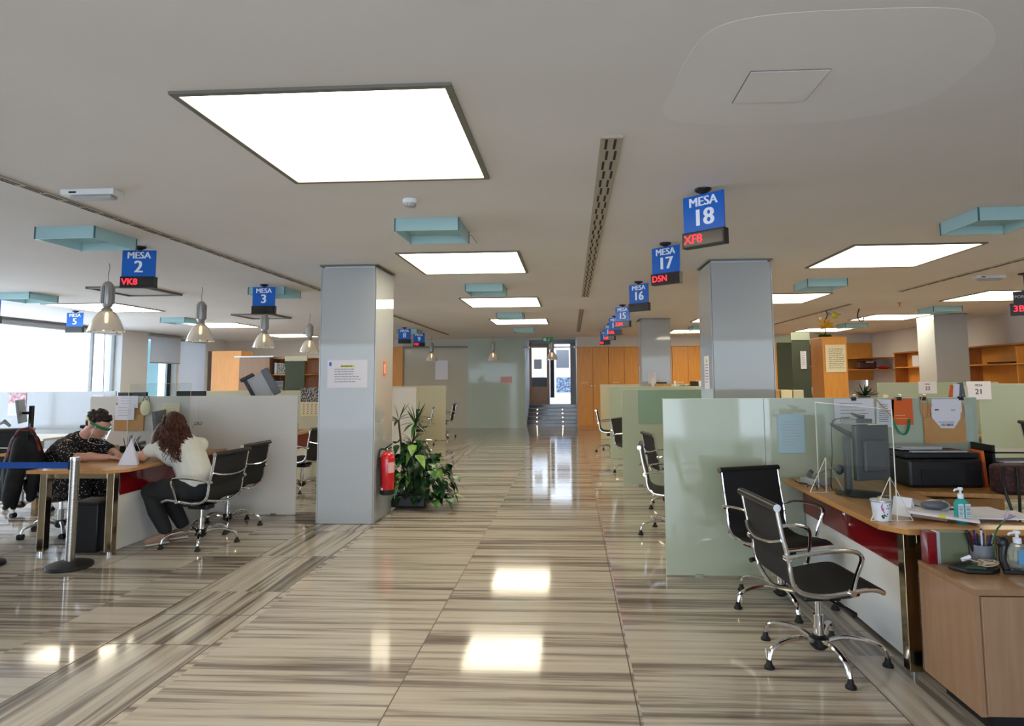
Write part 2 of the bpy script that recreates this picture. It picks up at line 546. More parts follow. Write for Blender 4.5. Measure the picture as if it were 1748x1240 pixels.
BL0, BL1, BR0, BR1 = -2.72, -2.09, 1.47, 2.12
fl = MB()
for x0, x1, k in ((XL - 1, BL0, 0), (BL0, BL1, 1), (BL1, BR0, 0), (BR0, BR1, 1), (BR1, XR + 1, 0)):
    fl.cur = k
    fl.box(x0, YF, -0.12, x1, 21.72 if x0 == BL1 else YB + 0.3, 0.0)
fl.cur = 2
for x in (BL0, BL1, -0.87, 0.285, BR0, BR1, -3.87, -5.02):
    fl.box(x - 0.0028, YF, -0.001, x + 0.0028, 20, 0.0012)
for y in (2.3, 3.75, 4.22, 5.56, 6.5, 8.4, 10.3):
    fl.box(BL0, y - 0.002, -0.001, BL1, y + 0.002, 0.0012)
for y in (2.9, 4.1, 5.4):
    fl.box(BR0, y - 0.002, -0.001, BR1, y + 0.002, 0.0012)
floor = struct(fl.build('floor', ['floor', 'band', 'joint'], smooth=False, origin='zero'))

ceil = struct(MB().box(XL - 0.2, YF, CH, XR + 0.2, YB + 0.2, CH + 0.15).build('ceiling', 'ceil', smooth=False, origin='zero'))

# front (behind the camera): solid sides with a wide glass shop front
struct(MB().box(XL, YF - 0.2, 0, -8.2, YF, CH).box(6.4, YF - 0.2, 0, XR, YF, CH).box(-8.2, YF - 0.2, 2.62, 6.4, YF, CH).build('wall_front', 'wall', smooth=False, origin='zero'))
# right
struct(MB().box(XR, YF, 0, XR + 0.2, YB, CH).build('wall_right', 'wall', smooth=False, origin='zero'))
# left: piers between full height windows
struct(MB().box(XL - 0.3, YF, 0, XL, 2.6, CH).box(XL - 0.3, 2.6, 2.64, XL, 15.15, CH).box(XL - 0.3, 15.15, 0, XL + 0.05, 16.12, CH)
       .box(XL - 0.3, 16.12, 2.62, XL, 17.4, CH).box(XL - 0.3, 17.4, 0, XL + 0.02, 17.5, CH).box(XL - 0.3, 17.5, 2.7, XL, 18.85, CH).box(XL - 0.3, 18.85, 0, XL + 0.02, YB, CH).box(XL - 0.3, 2.6, 0, XL, 15.15, 0.12)
       .box(XL - 0.3, 16.12, 0, XL, 17.4, 0.12).build('wall_left', 'whitepaint', smooth=False, origin='zero'))
wn = struct(MB().box(XL - 0.16, 2.6, 0.12, XL - 0.15, 15.15, 2.64).build('window_1', 'window', smooth=False, origin='zero'))
mbw = MB()
for y in (2.62, 6.4, 10.4, 14.42, 15.12):
    mbw.box(XL - 0.19, y - 0.022, 0.12, XL - 0.12, y + 0.022, 2.64)
mbw.build('window_frame', 'lightgrey', wn, smooth=False)
wn = struct(MB().box(XL - 0.16, 16.12, 0.12, XL - 0.15, 17.4, 2.62).build('window_2', 'window', smooth=False, origin='zero'))
MB().box(XL - 0.19, 17.32, 0.12, XL - 0.12, 17.38, 2.62).build('window_frame', 'black', wn, smooth=False)
MB().box(XL - 0.45, 16.55, 0.1, XL - 0.43, 17.3, 2.62).build('glass_fin', 'bluegl', wn, smooth=False)

# roller cassettes and the lowered blind
t = thing('roller_blind', 'long grey rolled up blind above the wide left window', 'blind', (XL + 0.06, 9, 2.6))
MB().tube([(XL + 0.08, 2.8, 2.68), (XL + 0.08, 14.3, 2.68)], 0.06, 14).build('roller_tube', 'lightgrey', t)
MB().tube([(XL + 0.16, 14.4, 2.62), (XL + 0.16, 14.46, 0.3)], 0.008, 6).build('pull_cord', 'greyplastic', t)
t = thing('roller_blind', 'half lowered white roller blind on the narrow far left window', 'blind', (XL + 0.1, 16.8, 2.0))
MB().tube([(XL + 0.1, 16.1, 2.72), (XL + 0.1, 17.5, 2.72)], 0.035, 12).build('roller_tube', 'lightgrey', t)
MB().box(XL + 0.1, 16.14, 2.0, XL + 0.104, 17.42, 2.72).build('blind_fabric', 'blind', t, smooth=False)
MB().box(XL + 0.09, 16.14, 1.98, XL + 0.115, 17.42, 2.01).build('bottom_bar', 'lightgrey', t, smooth=False)

t = thing('roller_blind', 'fully lowered white blind glowing with daylight at the far left corner', 'blind', (XL - 0.02, 18.2, 0.05))  # wall opened behind this translucent sheet to brighten the corner
MB().box(XL - 0.03, 17.49, 0.05, XL - 0.025, 18.86, 2.7).build('blind_fabric', 'blind', t, smooth=False)
MB().tube([(XL - 0.03, 17.5, 2.66), (XL - 0.03, 18.85, 2.66)], 0.03, 10).build('roller_tube', 'lightgrey', t)
t = thing('door_panel', 'amber wood panel beside the beige frosted glass wall', 'panel', (-5.5, YB, 1.3))
MB().box(-5.72, YB - 0.045, 0, -5.27, YB - 0.004, 2.52).build('panel', 'amber', t, smooth=False)

# back wall: plaster left, frosted glass walls, opening with stairs, cupboard niche right
struct(MB().box(XL, YB, 0, -5.25, YB + 0.2, CH).box(-1.42, YB + 0.02, 2.72, 0.16, YB + 0.2, CH + 0.3)
       .box(0.16, YB - 0.32, 2.46, XR, YB + 0.2, CH).box(0.16, YB + 0.1, 0, XR, YB + 0.2, 2.46).build('wall_back', 'wall', smooth=False, origin='zero'))
struct(MB().box(-5.25, YB + 0.02, 0, -3.22, YB + 0.06, 2.5).box(-5.25, YB + 0.02, 2.54, -3.22, YB + 0.06, CH).build('wall_glass_left', 'walglass2', smooth=False, origin='zero'))
g = struct(MB().box(-3.22, YB - 0.04, 0.0, -1.43, YB, CH).build('wall_glass_right', 'walglass', smooth=False, origin='zero'))
struct(MB().box(-5.25, YB - 0.03, 2.485, -3.2, YB + 0.03, 2.545).build('trim_1', 'frame', smooth=False, origin='zero'))
t = thing('door_track', 'steel sliding door rail across the top of the far stair opening', 'rail', (-0.6, 19.9, 2.45))
MB().tube([(-1.5, 19.88, 2.475), (0.2, 19.88, 2.475)], 0.022, 10).build('rail', 'brushed', t)
for x in (-1.3, 0.1):
    MB().tube([(x, 19.86, 2.475), (x, 19.99, 2.475)], 0.03, 10).build('bracket', 'brushed', t)

# stair well
struct(MB().box(-1.62, YB + 0.02, 0, -1.505, 23.3, 3.1).build('wall_stair_left', 'whitepaint', smooth=False, origin='zero'))
struct(MB().box(0.175, YB + 0.2, 0, 0.3, 23.3, 3.1).build('wall_stair_right', 'whitepaint', smooth=False, origin='zero'))
struct(MB().box(-1.7, YB + 0.2, 3.05, 0.4, 23.3, 3.2).build('ceiling_stair', 'ceil', smooth=False, origin='zero'))
st = thing('staircase', 'short flight of grey striped stone steps up to the far doorway', 'stairs', (-0.66, 21.7, 0))
for i in range(5):
    y = 21.7 + i * 0.3
    s_ = MB().box(-1.5, y, 0.0 if i == 0 else 0.12 * i - 0.02, 0.17, 23.3 if i == 4 else y + 0.33, 0.12 * (i + 1)).build('step', 'stairstone', st, smooth=False, bevel=0.004)
    MB().box(-1.5, y - 0.006, 0.12 * (i + 1) - 0.014, 0.17, y + 0.02, 0.12 * (i + 1) + 0.003).build('nosing', 'lightgrey', s_, smooth=False)
    if i < 4:
        for x in (-1.17, -0.3):
            MB().sphere((x - 0.01 * i, y - 0.004, 0.12 * i + 0.075), 0.016, 8, 6).build('step_light', 'bulb', s_)
# doorway at the top of the stairs
d = struct(MB().box(-1.5, 23.2, 0.6, -1.44, 23.3, 2.78).box(-0.04, 23.2, 0.6, 0.17, 23.3, 2.78).box(-1.5, 23.2, 2.74, 0.17, 23.3, 3.1).build('door_1', 'lightgrey', smooth=False, origin='zero'))
ml = MB().box(-1.52, 23.16, 0.6, -1.42, 23.2, 2.74).box(-0.88, 23.16, 0.6, -0.78, 23.2, 2.74).box(-1.42, 23.16, 0.6, -0.88, 23.2, 1.22).box(-1.42, 23.16, 2.62, -0.88, 23.2, 2.74)
dl = ml.build('door_leaf', 'doorwood', d, smooth=False)
MB().box(-1.42, 23.175, 1.22, -0.88, 23.185, 2.62).build('door_pane', 'window', dl, smooth=False)
MB().box(-0.04, 23.12, 0.6, 0.0, 23.2, 2.74).build('door_jamb', 'doorwood', d, smooth=False)
# lobby beyond the doorway
struct(MB().box(-4.2, 23.3, 0.5, 3.0, 27.2, 0.6).build('floor_lobby', 'white', smooth=False, origin='zero'))
struct(MB().box(-4.2, 26.6, 0.6, 3.0, 26.8, 3.4).box(-4.2, 23.3, 0.6, -4.0, 26.6, 3.4).box(2.8, 23.3, 0.6, 3.0, 26.6, 3.4).build('wall_lobby', 'whitepaint', smooth=False, origin='zero'))
struct(MB().box(-4.2, 23.3, 3.38, 3.0, 26.8, 3.5).build('ceiling_lobby', 'frame', smooth=False, origin='zero'))
bbx('poster', 'photo', (-0.62, 26.57, 0.95), (-0.02, 26.595, 1.55)); tag(bpy.data.objects['poster'], 'blue grey mountain photograph on the white wall past the far doorway', 'poster')
o = bbx('picture', 'greyplastic', (-0.62, 26.57, 1.95), (-0.1, 26.595, 2.68)); tag(o, 'dark grey poster high on the wall seen through the far doorway', 'poster')
o = bbx('notice_sheet', 'paper', (-1.34, 23.12, 1.85), (-1.06, 23.13, 2.2)); tag(o, 'white sheet taped inside the glass of the far wooden door', 'notice')
t = thing('hanging_coat', 'dark coat hanging in the gap of the far doorway', 'coat', (-0.72, 24.1, 0.8))
MB().prism([(-0.79, 24.08), (-0.64, 24.08), (-0.66, 24.2), (-0.77, 24.2)], 0.8, 2.55).build('cloth', 'jacket', t)
t = thing('reception_desk', 'dark counter with papers glimpsed through the far door pane', 'desk', (-1.3, 25.2, 0.6))
MB().box(-1.9, 25.0, 0.6, -0.95, 25.6, 1.55).build('counter', 'black', t, smooth=False)
MB().box(-1.4, 24.98, 1.56, -1.05, 25.3, 1.62).build('paper_stack', 'paper', t, smooth=False)

# exit sign
t = thing('exit_sign', 'green emergency exit sign hanging above the far stair opening', 'sign', (-0.72, 19.6, 2.6))
MB().box(-0.87, 19.6, 2.62, -0.55, 19.63, 2.76).build('sign_plate', 'greensign', t, smooth=False)
MB().box(-0.84, 19.596, 2.645, -0.75, 19.599, 2.735).build('doorway_symbol', 'signwhite', t, smooth=False)
mb = MB().sphere((-0.66, 19.597, 2.725), (0.012, 0.002, 0.012), 8, 5)
mb.tube([(-0.67, 19.597, 2.71), (-0.685, 19.597, 2.68), (-0.66, 19.597, 2.66), (-0.675, 19.597, 2.635)], 0.006, 5)
mb.tube([(-0.685, 19.597, 2.68), (-0.71, 19.597, 2.665), (-0.725, 19.597, 2.645)], 0.006, 5).tube([(-0.7, 19.597, 2.695), (-0.64, 19.597, 2.7)], 0.005, 5)
mb.build('running_figure', 'signwhite', t)

# ceiling trims: slot grilles, hatches, repaired patch
def grille(x, y0, y1, w_, label, slots=True):
    t = thing('air_grille', label, 'vent', (x, (y0 + y1) / 2, CH))
    MB().box(x - w_ / 2, y0, CH - 0.012, x + w_ / 2, y1, CH).build('grille_frame', 'vent', t, smooth=False)
    mb = MB()
    n = int((y1 - y0) / 0.17)
    for i in range(n):
        ya = y0 + 0.02 + i * (y1 - y0) / n
        yb_ = ya + (y1 - y0) / n - 0.03
        sh = 0.008 if i % 2 else -0.004
        for s_ in (-0.2, 0.2):
            mb.box(x + s_ * w_ - 0.007 + sh, ya, CH - 0.0135, x + s_ * w_ + 0.007 + sh, yb_, CH - 0.0115)
    o = mb.build('slot', 'slot', t, smooth=False); o['kind'] = 'stuff'
grille(0.225, 3.26, 9.85, 0.115, 'long beige ceiling air grille in front of the stair opening, its near run')
grille(0.2, 11.7, 17.4, 0.1, 'far shorter run of the beige ceiling grille above the corridor')
grille(-3.47, 2.6, 18, 0.07, 'slim dark slot diffuser running along the ceiling left of the pillars')
grille(4.87, 4.5, 9.75, 0.07, 'slim slot diffuser in the ceiling at the right, nearer run')
grille(4.85, 11.4, 17, 0.07, 'slim slot diffuser in the ceiling at the right, farther run')
pts = [(1.02 + 0.6 * (1 + 0.07 * math.sin(3 * a + 1)) * math.copysign(abs(math.cos(a)) ** 0.6, math.cos(a)), 2.66 + 0.5 * math.copysign(abs(math.sin(a)) ** 0.6, math.sin(a))) for a in [i * PI / 40 for i in range(80)]]
o = MB().prism(pts, CH - 0.0008, CH).build('ceiling_patch', 'ceilpatch', smooth=False); struct(o)
def hatch(x0, y0, x1, y1, label):
    t = thing('ceiling_hatch', label, 'hatch', ((x0 + x1) / 2, (y0 + y1) / 2, CH))
    MB().box(x0, y0, CH - 0.006, x1, y1, CH).build('hatch_plate', 'ceilpatch', t, smooth=False)
    mb = MB()
    for a, b in (((x0 - .003, y0 - .003), (x1 + .003, y0)), ((x0 - .003, y1), (x1 + .003, y1 + .003)), ((x0 - .003, y0), (x0, y1)), ((x1, y0), (x1 + .003, y1))):
        mb.box(a[0], a[1], CH - 0.0045, b[0], b[1], CH)
    mb.build('shadow_joint', 'frame', t, smooth=False)  # thin grey strip round the hatch plate
hatch(0.75, 2.59, 1.07, 2.89, 'square access hatch inside the paler repaired patch of ceiling')
hatch(-1.2, 5.5, -0.86, 5.82, 'small square ceiling hatch behind the nearest hanging teal box')
t = thing('recessed_lamp', 'unlit square recessed ceiling unit behind the MESA 2 sign', 'ceiling light', (-6, 8.5, CH))
MB().box(-6.4, 8.1, CH - 0.03, -6.36, 8.95, CH).box(-5.64, 8.1, CH - 0.03, -5.6, 8.95, CH).box(-6.4, 8.1, CH - 0.03, -5.6, 8.14, CH).box(-6.4, 8.91, CH - 0.03, -5.6, 8.95, CH).build('frame', 'frame', t, smooth=False)
MB().box(-6.36, 8.14, CH - 0.012, -5.64, 8.91, CH).build('cover', 'unlit', t, smooth=False)
r = dup(t, (-6, 12.15, CH), 0, 'unlit square recessed ceiling unit above the third pendant lamp')

# lit ceiling panels: three rows of squares
protoL = None
ordn = ['nearest', 'second nearest', 'third', 'fourth', 'farthest']
colsX = [(-8.5, 'far left, before the windows', 'left bays'), (-1.73, 'left of the long air grille', 'middle bays'), (2.7, 'beyond the MESA 18 pillar side', 'right bays'), (6.18, 'by the right hand shelves', 'far right bays')]
PW, PD = 1.235, 1.3
for ci, (x0, where, grp) in enumerate(colsX):
    for ri in range(5):
        y0 = 2.6 + 3.61 * ri
        if (ci in (0, 2, 3) and ri == 0) or (ci == 1 and ri == 4):
            continue
        if protoL is None:
            protoL = t = thing('ceiling_light_panel', '', 'ceiling light', (0, 0, CH))
            MB().box(0, 0, -0.014, 0.03, PD, 0).box(PW - 0.03, 0, -0.014, PW, PD, 0).box(0.03, 0, -0.014, PW - 0.03, 0.03, 0).box(0.03, PD - 0.03, -0.014, PW - 0.03, PD, 0).build_local('frame', 'frame', t)
            MB().box(0.03, 0.03, -0.008, PW - 0.03, PD - 0.03, -0.002).build_local('diffuser', 'panel', t)
            o = t
            o.location = (x0, y0, CH)
        else:
            o = dup(protoL, (x0, y0, CH), 0, '')
        k = ri if ci == 1 else ri - 1
        o['label'] = '%s large square lit ceiling panel in the row %s' % ((['nearest', 'second', 'third', 'fourth', 'fifth'][k]), where)
        o['group'] = 'lit ceiling panels'

# hanging teal acrylic boxes
protoT = None
kk = {}
for x, y, where in ((-1.36, 4.87, 'centre of the hall'), (-1.39, 8.4, 'centre of the hall'), (-1.41, 12.15, 'centre of the hall'), (-1.42, 15.85, 'centre of the hall'), (-4.32, 4.9, 'left of the slot diffuser'), (-4.33, 8.38, 'left of the slot diffuser'),
                    (-4.35, 12.2, 'left of the slot diffuser'), (-4.35, 15.9, 'left of the slot diffuser'), (-8.02, 8.5, 'near the left windows'), (-8.1, 12.25, 'near the left windows'), (3.05, 4.9, 'right of the grille'), (3.04, 8.38, 'right of the grille'), (2.95, 12.1, 'right of the grille'), (2.95, 15.8, 'right of the grille'),
                    (6.54, 11.95, 'near the right shelves'), (6.48, 15.55, 'near the right shelves')):
    kk[where] = kk.get(where, 0) + 1
    lab = '%s translucent teal open box fixed under the ceiling, %s' % (['nearest', 'second', 'third', 'fourth'][kk[where] - 1], where)
    if protoT is None:
        protoT = t = thing('acrylic_box', lab, 'ceiling light', (x, y, CH), 0, 'teal acrylic ceiling boxes')
        a = 0.5
        for q in (((0, 0), (a, 0.008)), ((0, a - 0.008), (a, a)), ((0, 0.008), (0.008, a - 0.008)), ((a - 0.008, 0.008), (a, a - 0.008))):
            MB().box(q[0][0], q[0][1], -0.1, q[1][0], q[1][1], 0).build_local('side_pane', 'teal', t)
        for cx_, cy_ in ((0, 0), (a, 0), (0, a), (a, a)):
            MB().box(cx_ - 0.005, cy_ - 0.005, -0.102, cx_ + 0.005, cy_ + 0.005, 0).build_local('corner_joint', 'tealedge', t)
        MB().box(0.008, 0.008, -0.03, a - 0.008, a - 0.008, -0.026).build_local('inner_pane', 'teal', t)
    else:
        dup(protoT, (x, y, CH), 0, lab)

# smoke detector, sprinkler, emergency fixtures
t = thing('smoke_detector', 'round white smoke detector on the ceiling before the teal box', 'smoke detector', (-1.11, 4.36, CH))
MB().lathe([(0.05, -0.028), (0.052, -0.02), (0.052, 0)], (-1.11, 4.36, CH), 24).build('base', 'whitepaint', t)
MB().lathe([(0.02, -0.052), (0.034, -0.048), (0.04, -0.03), (0.04, -0.028)], (-1.11, 4.36, CH), 20).build('sensor_cap', 'lightgrey', t)
mb = MB()
for i in range(10):
    a = i * PI / 5
    mb.cbox((-1.11 + 0.036 * math.cos(a), 4.36 + 0.036 * math.sin(a), CH - 0.04), (0.004, 0.004, 0.018), a)
mb.build('sensor_rib', 'frame', t, smooth=False)
t = thing('sprinkler_head', 'small brass sprinkler head on the ceiling at the right', 'sprinkler', (5.64, 11.33, CH - 0.06))
MB().lathe([(0.035, -0.006), (0.035, 0)], (5.64, 11.33, CH), 14).build('rosette', 'frame', t)
MB().lathe([(0.02, -0.06), (0.008, -0.05), (0.008, -0.006)], (5.64, 11.33, CH), 10).build('nozzle', 'brownwood', t)
def emergency(x, y, label, rz=0):
    t = thing('emergency_light', label, 'emergency light', (x, y, CH), rz)
    MB().box(-0.18, -0.055, -0.04, 0.18, 0.055, 0).build_local('housing', 'white', t, bevel=0.006)
    MB().box(-0.13, -0.035, -0.06, 0.15, 0.035, -0.04).build_local('lens', 'lightgrey', t, bevel=0.008)
    MB().box(-0.12, -0.0555, -0.03, -0.07, -0.055, -0.018).build_local('marking', 'ink', t)
    return t
emergency(-3.13, 3.98, 'white emergency light fitting beside the left slot diffuser')
emergency(5.26, 8.34, 'white emergency light fitting in the ceiling by the PORTO sign')
emergency(5.1, 12.8, 'white emergency light fitting near the dangling ceiling hook')
t = thing('ceiling_hook', 'black curled cable hook dangling from the ceiling at the right', 'hook', (5.36, 12.24, 2.5))
MB().tube([(5.36, 12.24, CH), (5.33, 12.24, 2.68), (5.32, 12.24, 2.6), (5.36, 12.24, 2.54), (5.42, 12.24, 2.54), (5.44, 12.24, 2.6)], 0.012, 8).build('cable', 'black', t)

# ================================================================== PILLARS
def pillar(x0, x1, y0, y1, label, seam=None):
    t = thing('pillar', label, 'pillar', ((x0 + x1) / 2, (y0 + y1) / 2, 0))
    e = 0.012
    top = CH - 0.035
    MB().box(x0 + 0.015, y0, 0.004, x1 - 0.015, y0 + e, top).build('front_panel', 'colglass', t, smooth=False, bevel=0.002)
    MB().box(x1 - e, y0, 0.004, x1, y1, top).build('side_panel', 'colglass', t, smooth=False, bevel=0.002)
    MB().box(x0, y0, 0.004, x0 + e, y1, top).build('side_panel', 'colglass', t, smooth=False, bevel=0.002)
    MB().box(x0 + 0.015, y1 - e, 0.004, x1 - 0.015, y1, top).build('back_panel', 'colglass', t, smooth=False, bevel=0.002)
    MB().box(x0 + 0.03, y0 + 0.03, 0, x1 - 0.03, y1 - 0.03, CH).build('core', 'whitepaint', t, smooth=False)
    MB().box(x0 - 0.012, y0 - 0.012, CH - 0.014, x1 + 0.012, y1 + 0.012, CH - 0.001).build('shadow_gap', 'frame', t, smooth=False)  # grey trim stands in for the shaded gap below the ceiling
    return t
pillar(-2.72, -2.10, 6.83, 7.50, 'square pale blue glass clad pillar with the taped notice and fire extinguisher')
pillar(1.48, 2.13, 6.88, 7.50, 'square pale blue glass clad pillar behind the desk marked MESA 18')
pillar(1.47, 2.10, 13.75, 14.4, 'glass clad pillar farther down the right side before the orange cupboards')
pillar(7.35, 8.0, 13.45, 14.1, 'glass clad pillar standing by the shelves at the far right')

# ================================================================== PARTITIONS
def partition(x0, x1, y, label, m='pglass', h=1.35, seams=(), z0=0.008):
    t = thing('partition_screen', label, 'partition', ((x0 + x1) / 2, y, 0), 0, 'glass partitions between desks')
    xs = [x0] + list(seams) + [x1]
    for a, b in zip(xs, xs[1:]):
        MB().box(a + 0.001, y, z0, b - 0.001, y + 0.022, h).build('glass_panel', m, t, smooth=False, bevel=0.0015)
    MB().box(x0, y + 0.003, h, x1, y + 0.019, h + 0.003).build('top_edge', 'pedge', t, smooth=False)
    for x in (x0 + 0.25, x1 - 0.25):
        MB().box(x - 0.03, y - 0.008, 0, x + 0.03, y + 0.03, 0.02).build('foot_bracket', 'brushed', t, smooth=False)
    return t
P1 = partition(0.71, 3.09, 5.14, 'milky green glass partition nearest on the right, behind the two black chairs', seams=(1.49, 2.29))
P2 = partition(0.71, 2.75, 9.3, 'second milky green partition on the right, with a darker green rectangle')
MB().box(0.94, 9.294, 0.86, 2.3, 9.299, 1.34).build('film', 'greenfilm', P2, smooth=False)['label'] = 'darker green film rectangle'  # flat rectangle, darker green than the glass
partition(0.71, 2.9, 12.3, 'third milky partition down the right side of the corridor', 'pglass')
partition(0.71, 4.2, 16.2, 'farthest milky partition on the right before the orange cupboards', 'pglassc')
partition(-5.6, -3.13, 7.26, 'milky grey glass partition behind the two seated women', 'pglassw', seams=(-4.3,), h=1.34)
partition(-10.6, -7.22, 9.9, 'milky partition at the left below the bright window', 'pglassgrey', h=1.36)
partition(-6.2, -3.13, 10.1, 'cream partition with the calendar, glimpsed left of the pillar', 'pglassc')
partition(-5.6, -3.13, 12.9, 'white partition end seen past the pillar behind the tall plant', 'pglassw')
partition(-5.6, -3.13, 16.0, 'farthest left partition before the frosted glass wall', 'pglassc')
partition(4.27, 5.9, 9.3, 'pale green partition carrying the MESA 22 sheet', 'pglass', h=1.42)
partition(5.09, 8.2, 8.4, 'pale green partition at the right edge carrying the MESA 21 sheet', 'pglass', h=1.408)
# ================================================================== DESK NUMBER SIGNS
def desk_sign(x, y, num, led, rz, label, word='MESA', drop=0.0):
    t = thing('desk_sign', label, 'sign', (x, y, CH), rz, 'hanging blue desk number signs')
    MB().lathe([(0.012, -0.035), (0.05, -0.016), (0.056, -0.004), (0.056, 0)], (0, 0, 0), 20).build_local('ceiling_mount', 'black', t, True)
    MB().box(-0.15, -0.006, -0.29, 0.15, 0.006, -0.035).build_local('number_plate', 'blue', t)
    l = text_mesh(word, 0.088, facing((0.0, -0.0068, -0.085), 0), 0.003); l.build_local('lettering', 'signwhite', t)
    l = text_mesh(num, 0.16, facing((0.0, -0.0068, -0.195), 0), 0.006); l.build_local('numeral', 'signwhite', t)
    d = MB().box(-0.15, -0.03, -0.39, 0.16, 0.03, -0.285).build_local('display_box', 'black', t, bevel=0.003)
    MB().box(-0.138, -0.0315, -0.378, 0.148, -0.03, -0.297).build_local('display_window', 'greyscreen', d)
    if led:
        text_mesh(led, 0.082, facing((-0.135, -0.0325, -0.337), 0), 0.0009, align='LEFT').build_local('led_text', 'led', d)
    return t
M['greyscreen'] = mat('unlit_led_window', (44, 38, 38), 0.25)
RZ = 0.72
for x, y, n, l in ((0.89, 4.26, '18', 'XF8'), (0.89, 5.99, '17', 'D5N'), (0.89, 8.41, '16', ''), (0.89, 11.1, '15', 'Z2M'), (0.89, 13.1, '14', 'K9R'), (0.89, 14.95, '13', 'L57'), (0.89, 16.95, '12', 'RJ4')):
    desk_sign(x, y, n, l, -RZ, 'blue hanging sign reading MESA %s%s' % (n, ' above a red code display' if l else ' above a blank display'))
for x, y, n, l, rz in ((-4.01, 5.72, '2', 'VK8', 0.12), (-4.01, 8.17, '3', '', 0.0), (-8.77, 10.9, '5', '', 0.0), (-4.03, 15.4, '8', '', 0.0), (-4.03, 16.9, '9', 'Y2Y', 0.0), (-8.55, 9.0, '4', '', 0.0)):
    desk_sign(x, y, n, l, rz, 'blue hanging sign reading MESA %s%s' % (n, ' above a red code display' if l else ' above a blank display'))
t = thing('desk_sign', 'black hanging sign reading PORTO 21 with red letters below', 'sign', (5.6, 8.2, CH), -0.5)
MB().lathe([(0.012, -0.03), (0.07, -0.012), (0.07, 0)], (0, 0, 0), 16).build_local('ceiling_mount', 'black', t, True)
MB().cyl((0, 0, -0.25), (0, 0, 0), 0.014, 10).build_local('stem', 'black', t, True)
MB().box(-0.13, -0.01, -0.37, 0.13, 0.01, -0.22).build_local('name_plate', 'black', t)
text_mesh('PORTO 21', 0.05, facing((0.0, -0.0108, -0.29), 0), 0.001).build_local('lettering', 'lightgrey', t)
d = MB().box(-0.17, -0.03, -0.52, 0.3, 0.03, -0.37).build_local('display_box', 'black', t, bevel=0.003)
text_mesh('3BW', 0.11, facing((-0.14, -0.0315, -0.44), 0), 0.0015, align='LEFT').build_local('led_text', 'led', d)

# ================================================================== PENDANT LAMPS
def pendant_proto():
    t = thing('pendant_lamp', '', 'lamp', (0, 0, CH), 0, 'bell glass pendant lamps')
    MB().tube([(0, 0, 0), (0.008, 0, -0.05), (-0.004, 0, -0.12), (0, 0, -0.2)], 0.004, 6).build_local('cord', 'frame', t, True)
    MB().lathe([(0.005, -0.19), (0.03, -0.2), (0.05, -0.225), (0.055, -0.245), (0.055, -0.43), (0.045, -0.46), (0.03, -0.475)], n=24).build_local('gear_housing', 'alu', t, True)
    mb = MB()
    for i in range(16):
        a = i * PI / 8
        mb.cbox((0.058 * math.cos(a), 0.058 * math.sin(a), -0.34), (0.018, 0.005, 0.19), a)
    mb.build_local('cooling_fin', 'alu', t)
    MB().lathe([(0.03, -0.47), (0.048, -0.485), (0.058, -0.5), (0.05, -0.505)], n=24).build_local('neck_collar', 'alu', t, True)
    prof = [(0.045, -0.5), (0.075, -0.52), (0.105, -0.56), (0.13, -0.61), (0.15, -0.66), (0.163, -0.705), (0.17, -0.725)]
    inner = [(r - 0.004, z) for r, z in prof[::-1]]
    sh = MB().lathe(prof + [(0.17, -0.73), (0.165, -0.73)] + inner, n=32).build_local('bell_shade', 'bell', t, True)
    for i in range(12):
        a = i * PI / 6
        MB().cbox((0.168 * math.cos(a), 0.168 * math.sin(a), -0.726), (0.01, 0.02, 0.012), a).build_local('rim_clip', 'chrome', sh)
    MB().lathe([(0.0, -0.64), (0.014, -0.63), (0.016, -0.6), (0.016, -0.54), (0.008, -0.52)], n=12).build_local('lamp_tube', 'bulb', t, True)
    return t
pp = pendant_proto()
pend = [(-4.9, 6.52, 'nearest bell glass pendant lamp, hanging before the MESA 5 sign'), (-4.92, 8.29, 'second bell glass pendant lamp along the left row'), (-4.91, 10.05, 'third bell glass pendant lamp, just below the MESA 3 sign'), (-4.9, 11.82, 'fourth bell glass pendant lamp, beside the left pillar'),
        (-4.02, 18.4, 'small far pendant lamp left, before the beige frosted glass'), (-2.24, 18.4, 'small far pendant lamp before the green frosted glass wall'), (-0.55, 18.4, 'small far pendant lamp before the stair doorway')]
for i, (x, y, l) in enumerate(pend):
    if i == 0:
        pp.location = (x, y, CH); pp['label'] = l
    else:
        dup(pp, (x, y, CH), 0, l)

# ================================================================== CHAIRS  (local +Y is where the sitter faces)
def smoothpath(P, n=6):
    """Catmull-Rom through the points"""
    P = [V(p) for p in P]
    Q = []
    for i in range(len(P) - 1):
        p0, p1, p2, p3 = P[max(i - 1, 0)], P[i], P[i + 1], P[min(i + 2, len(P) - 1)]
        for k in range(n):
            t = k / n
            Q.append(0.5 * ((2 * p1) + (-p0 + p2) * t + (2 * p0 - 5 * p1 + 4 * p2 - p3) * t * t + (-p0 + 3 * p1 - 3 * p2 + p3) * t ** 3))
    Q.append(P[-1])
    return Q


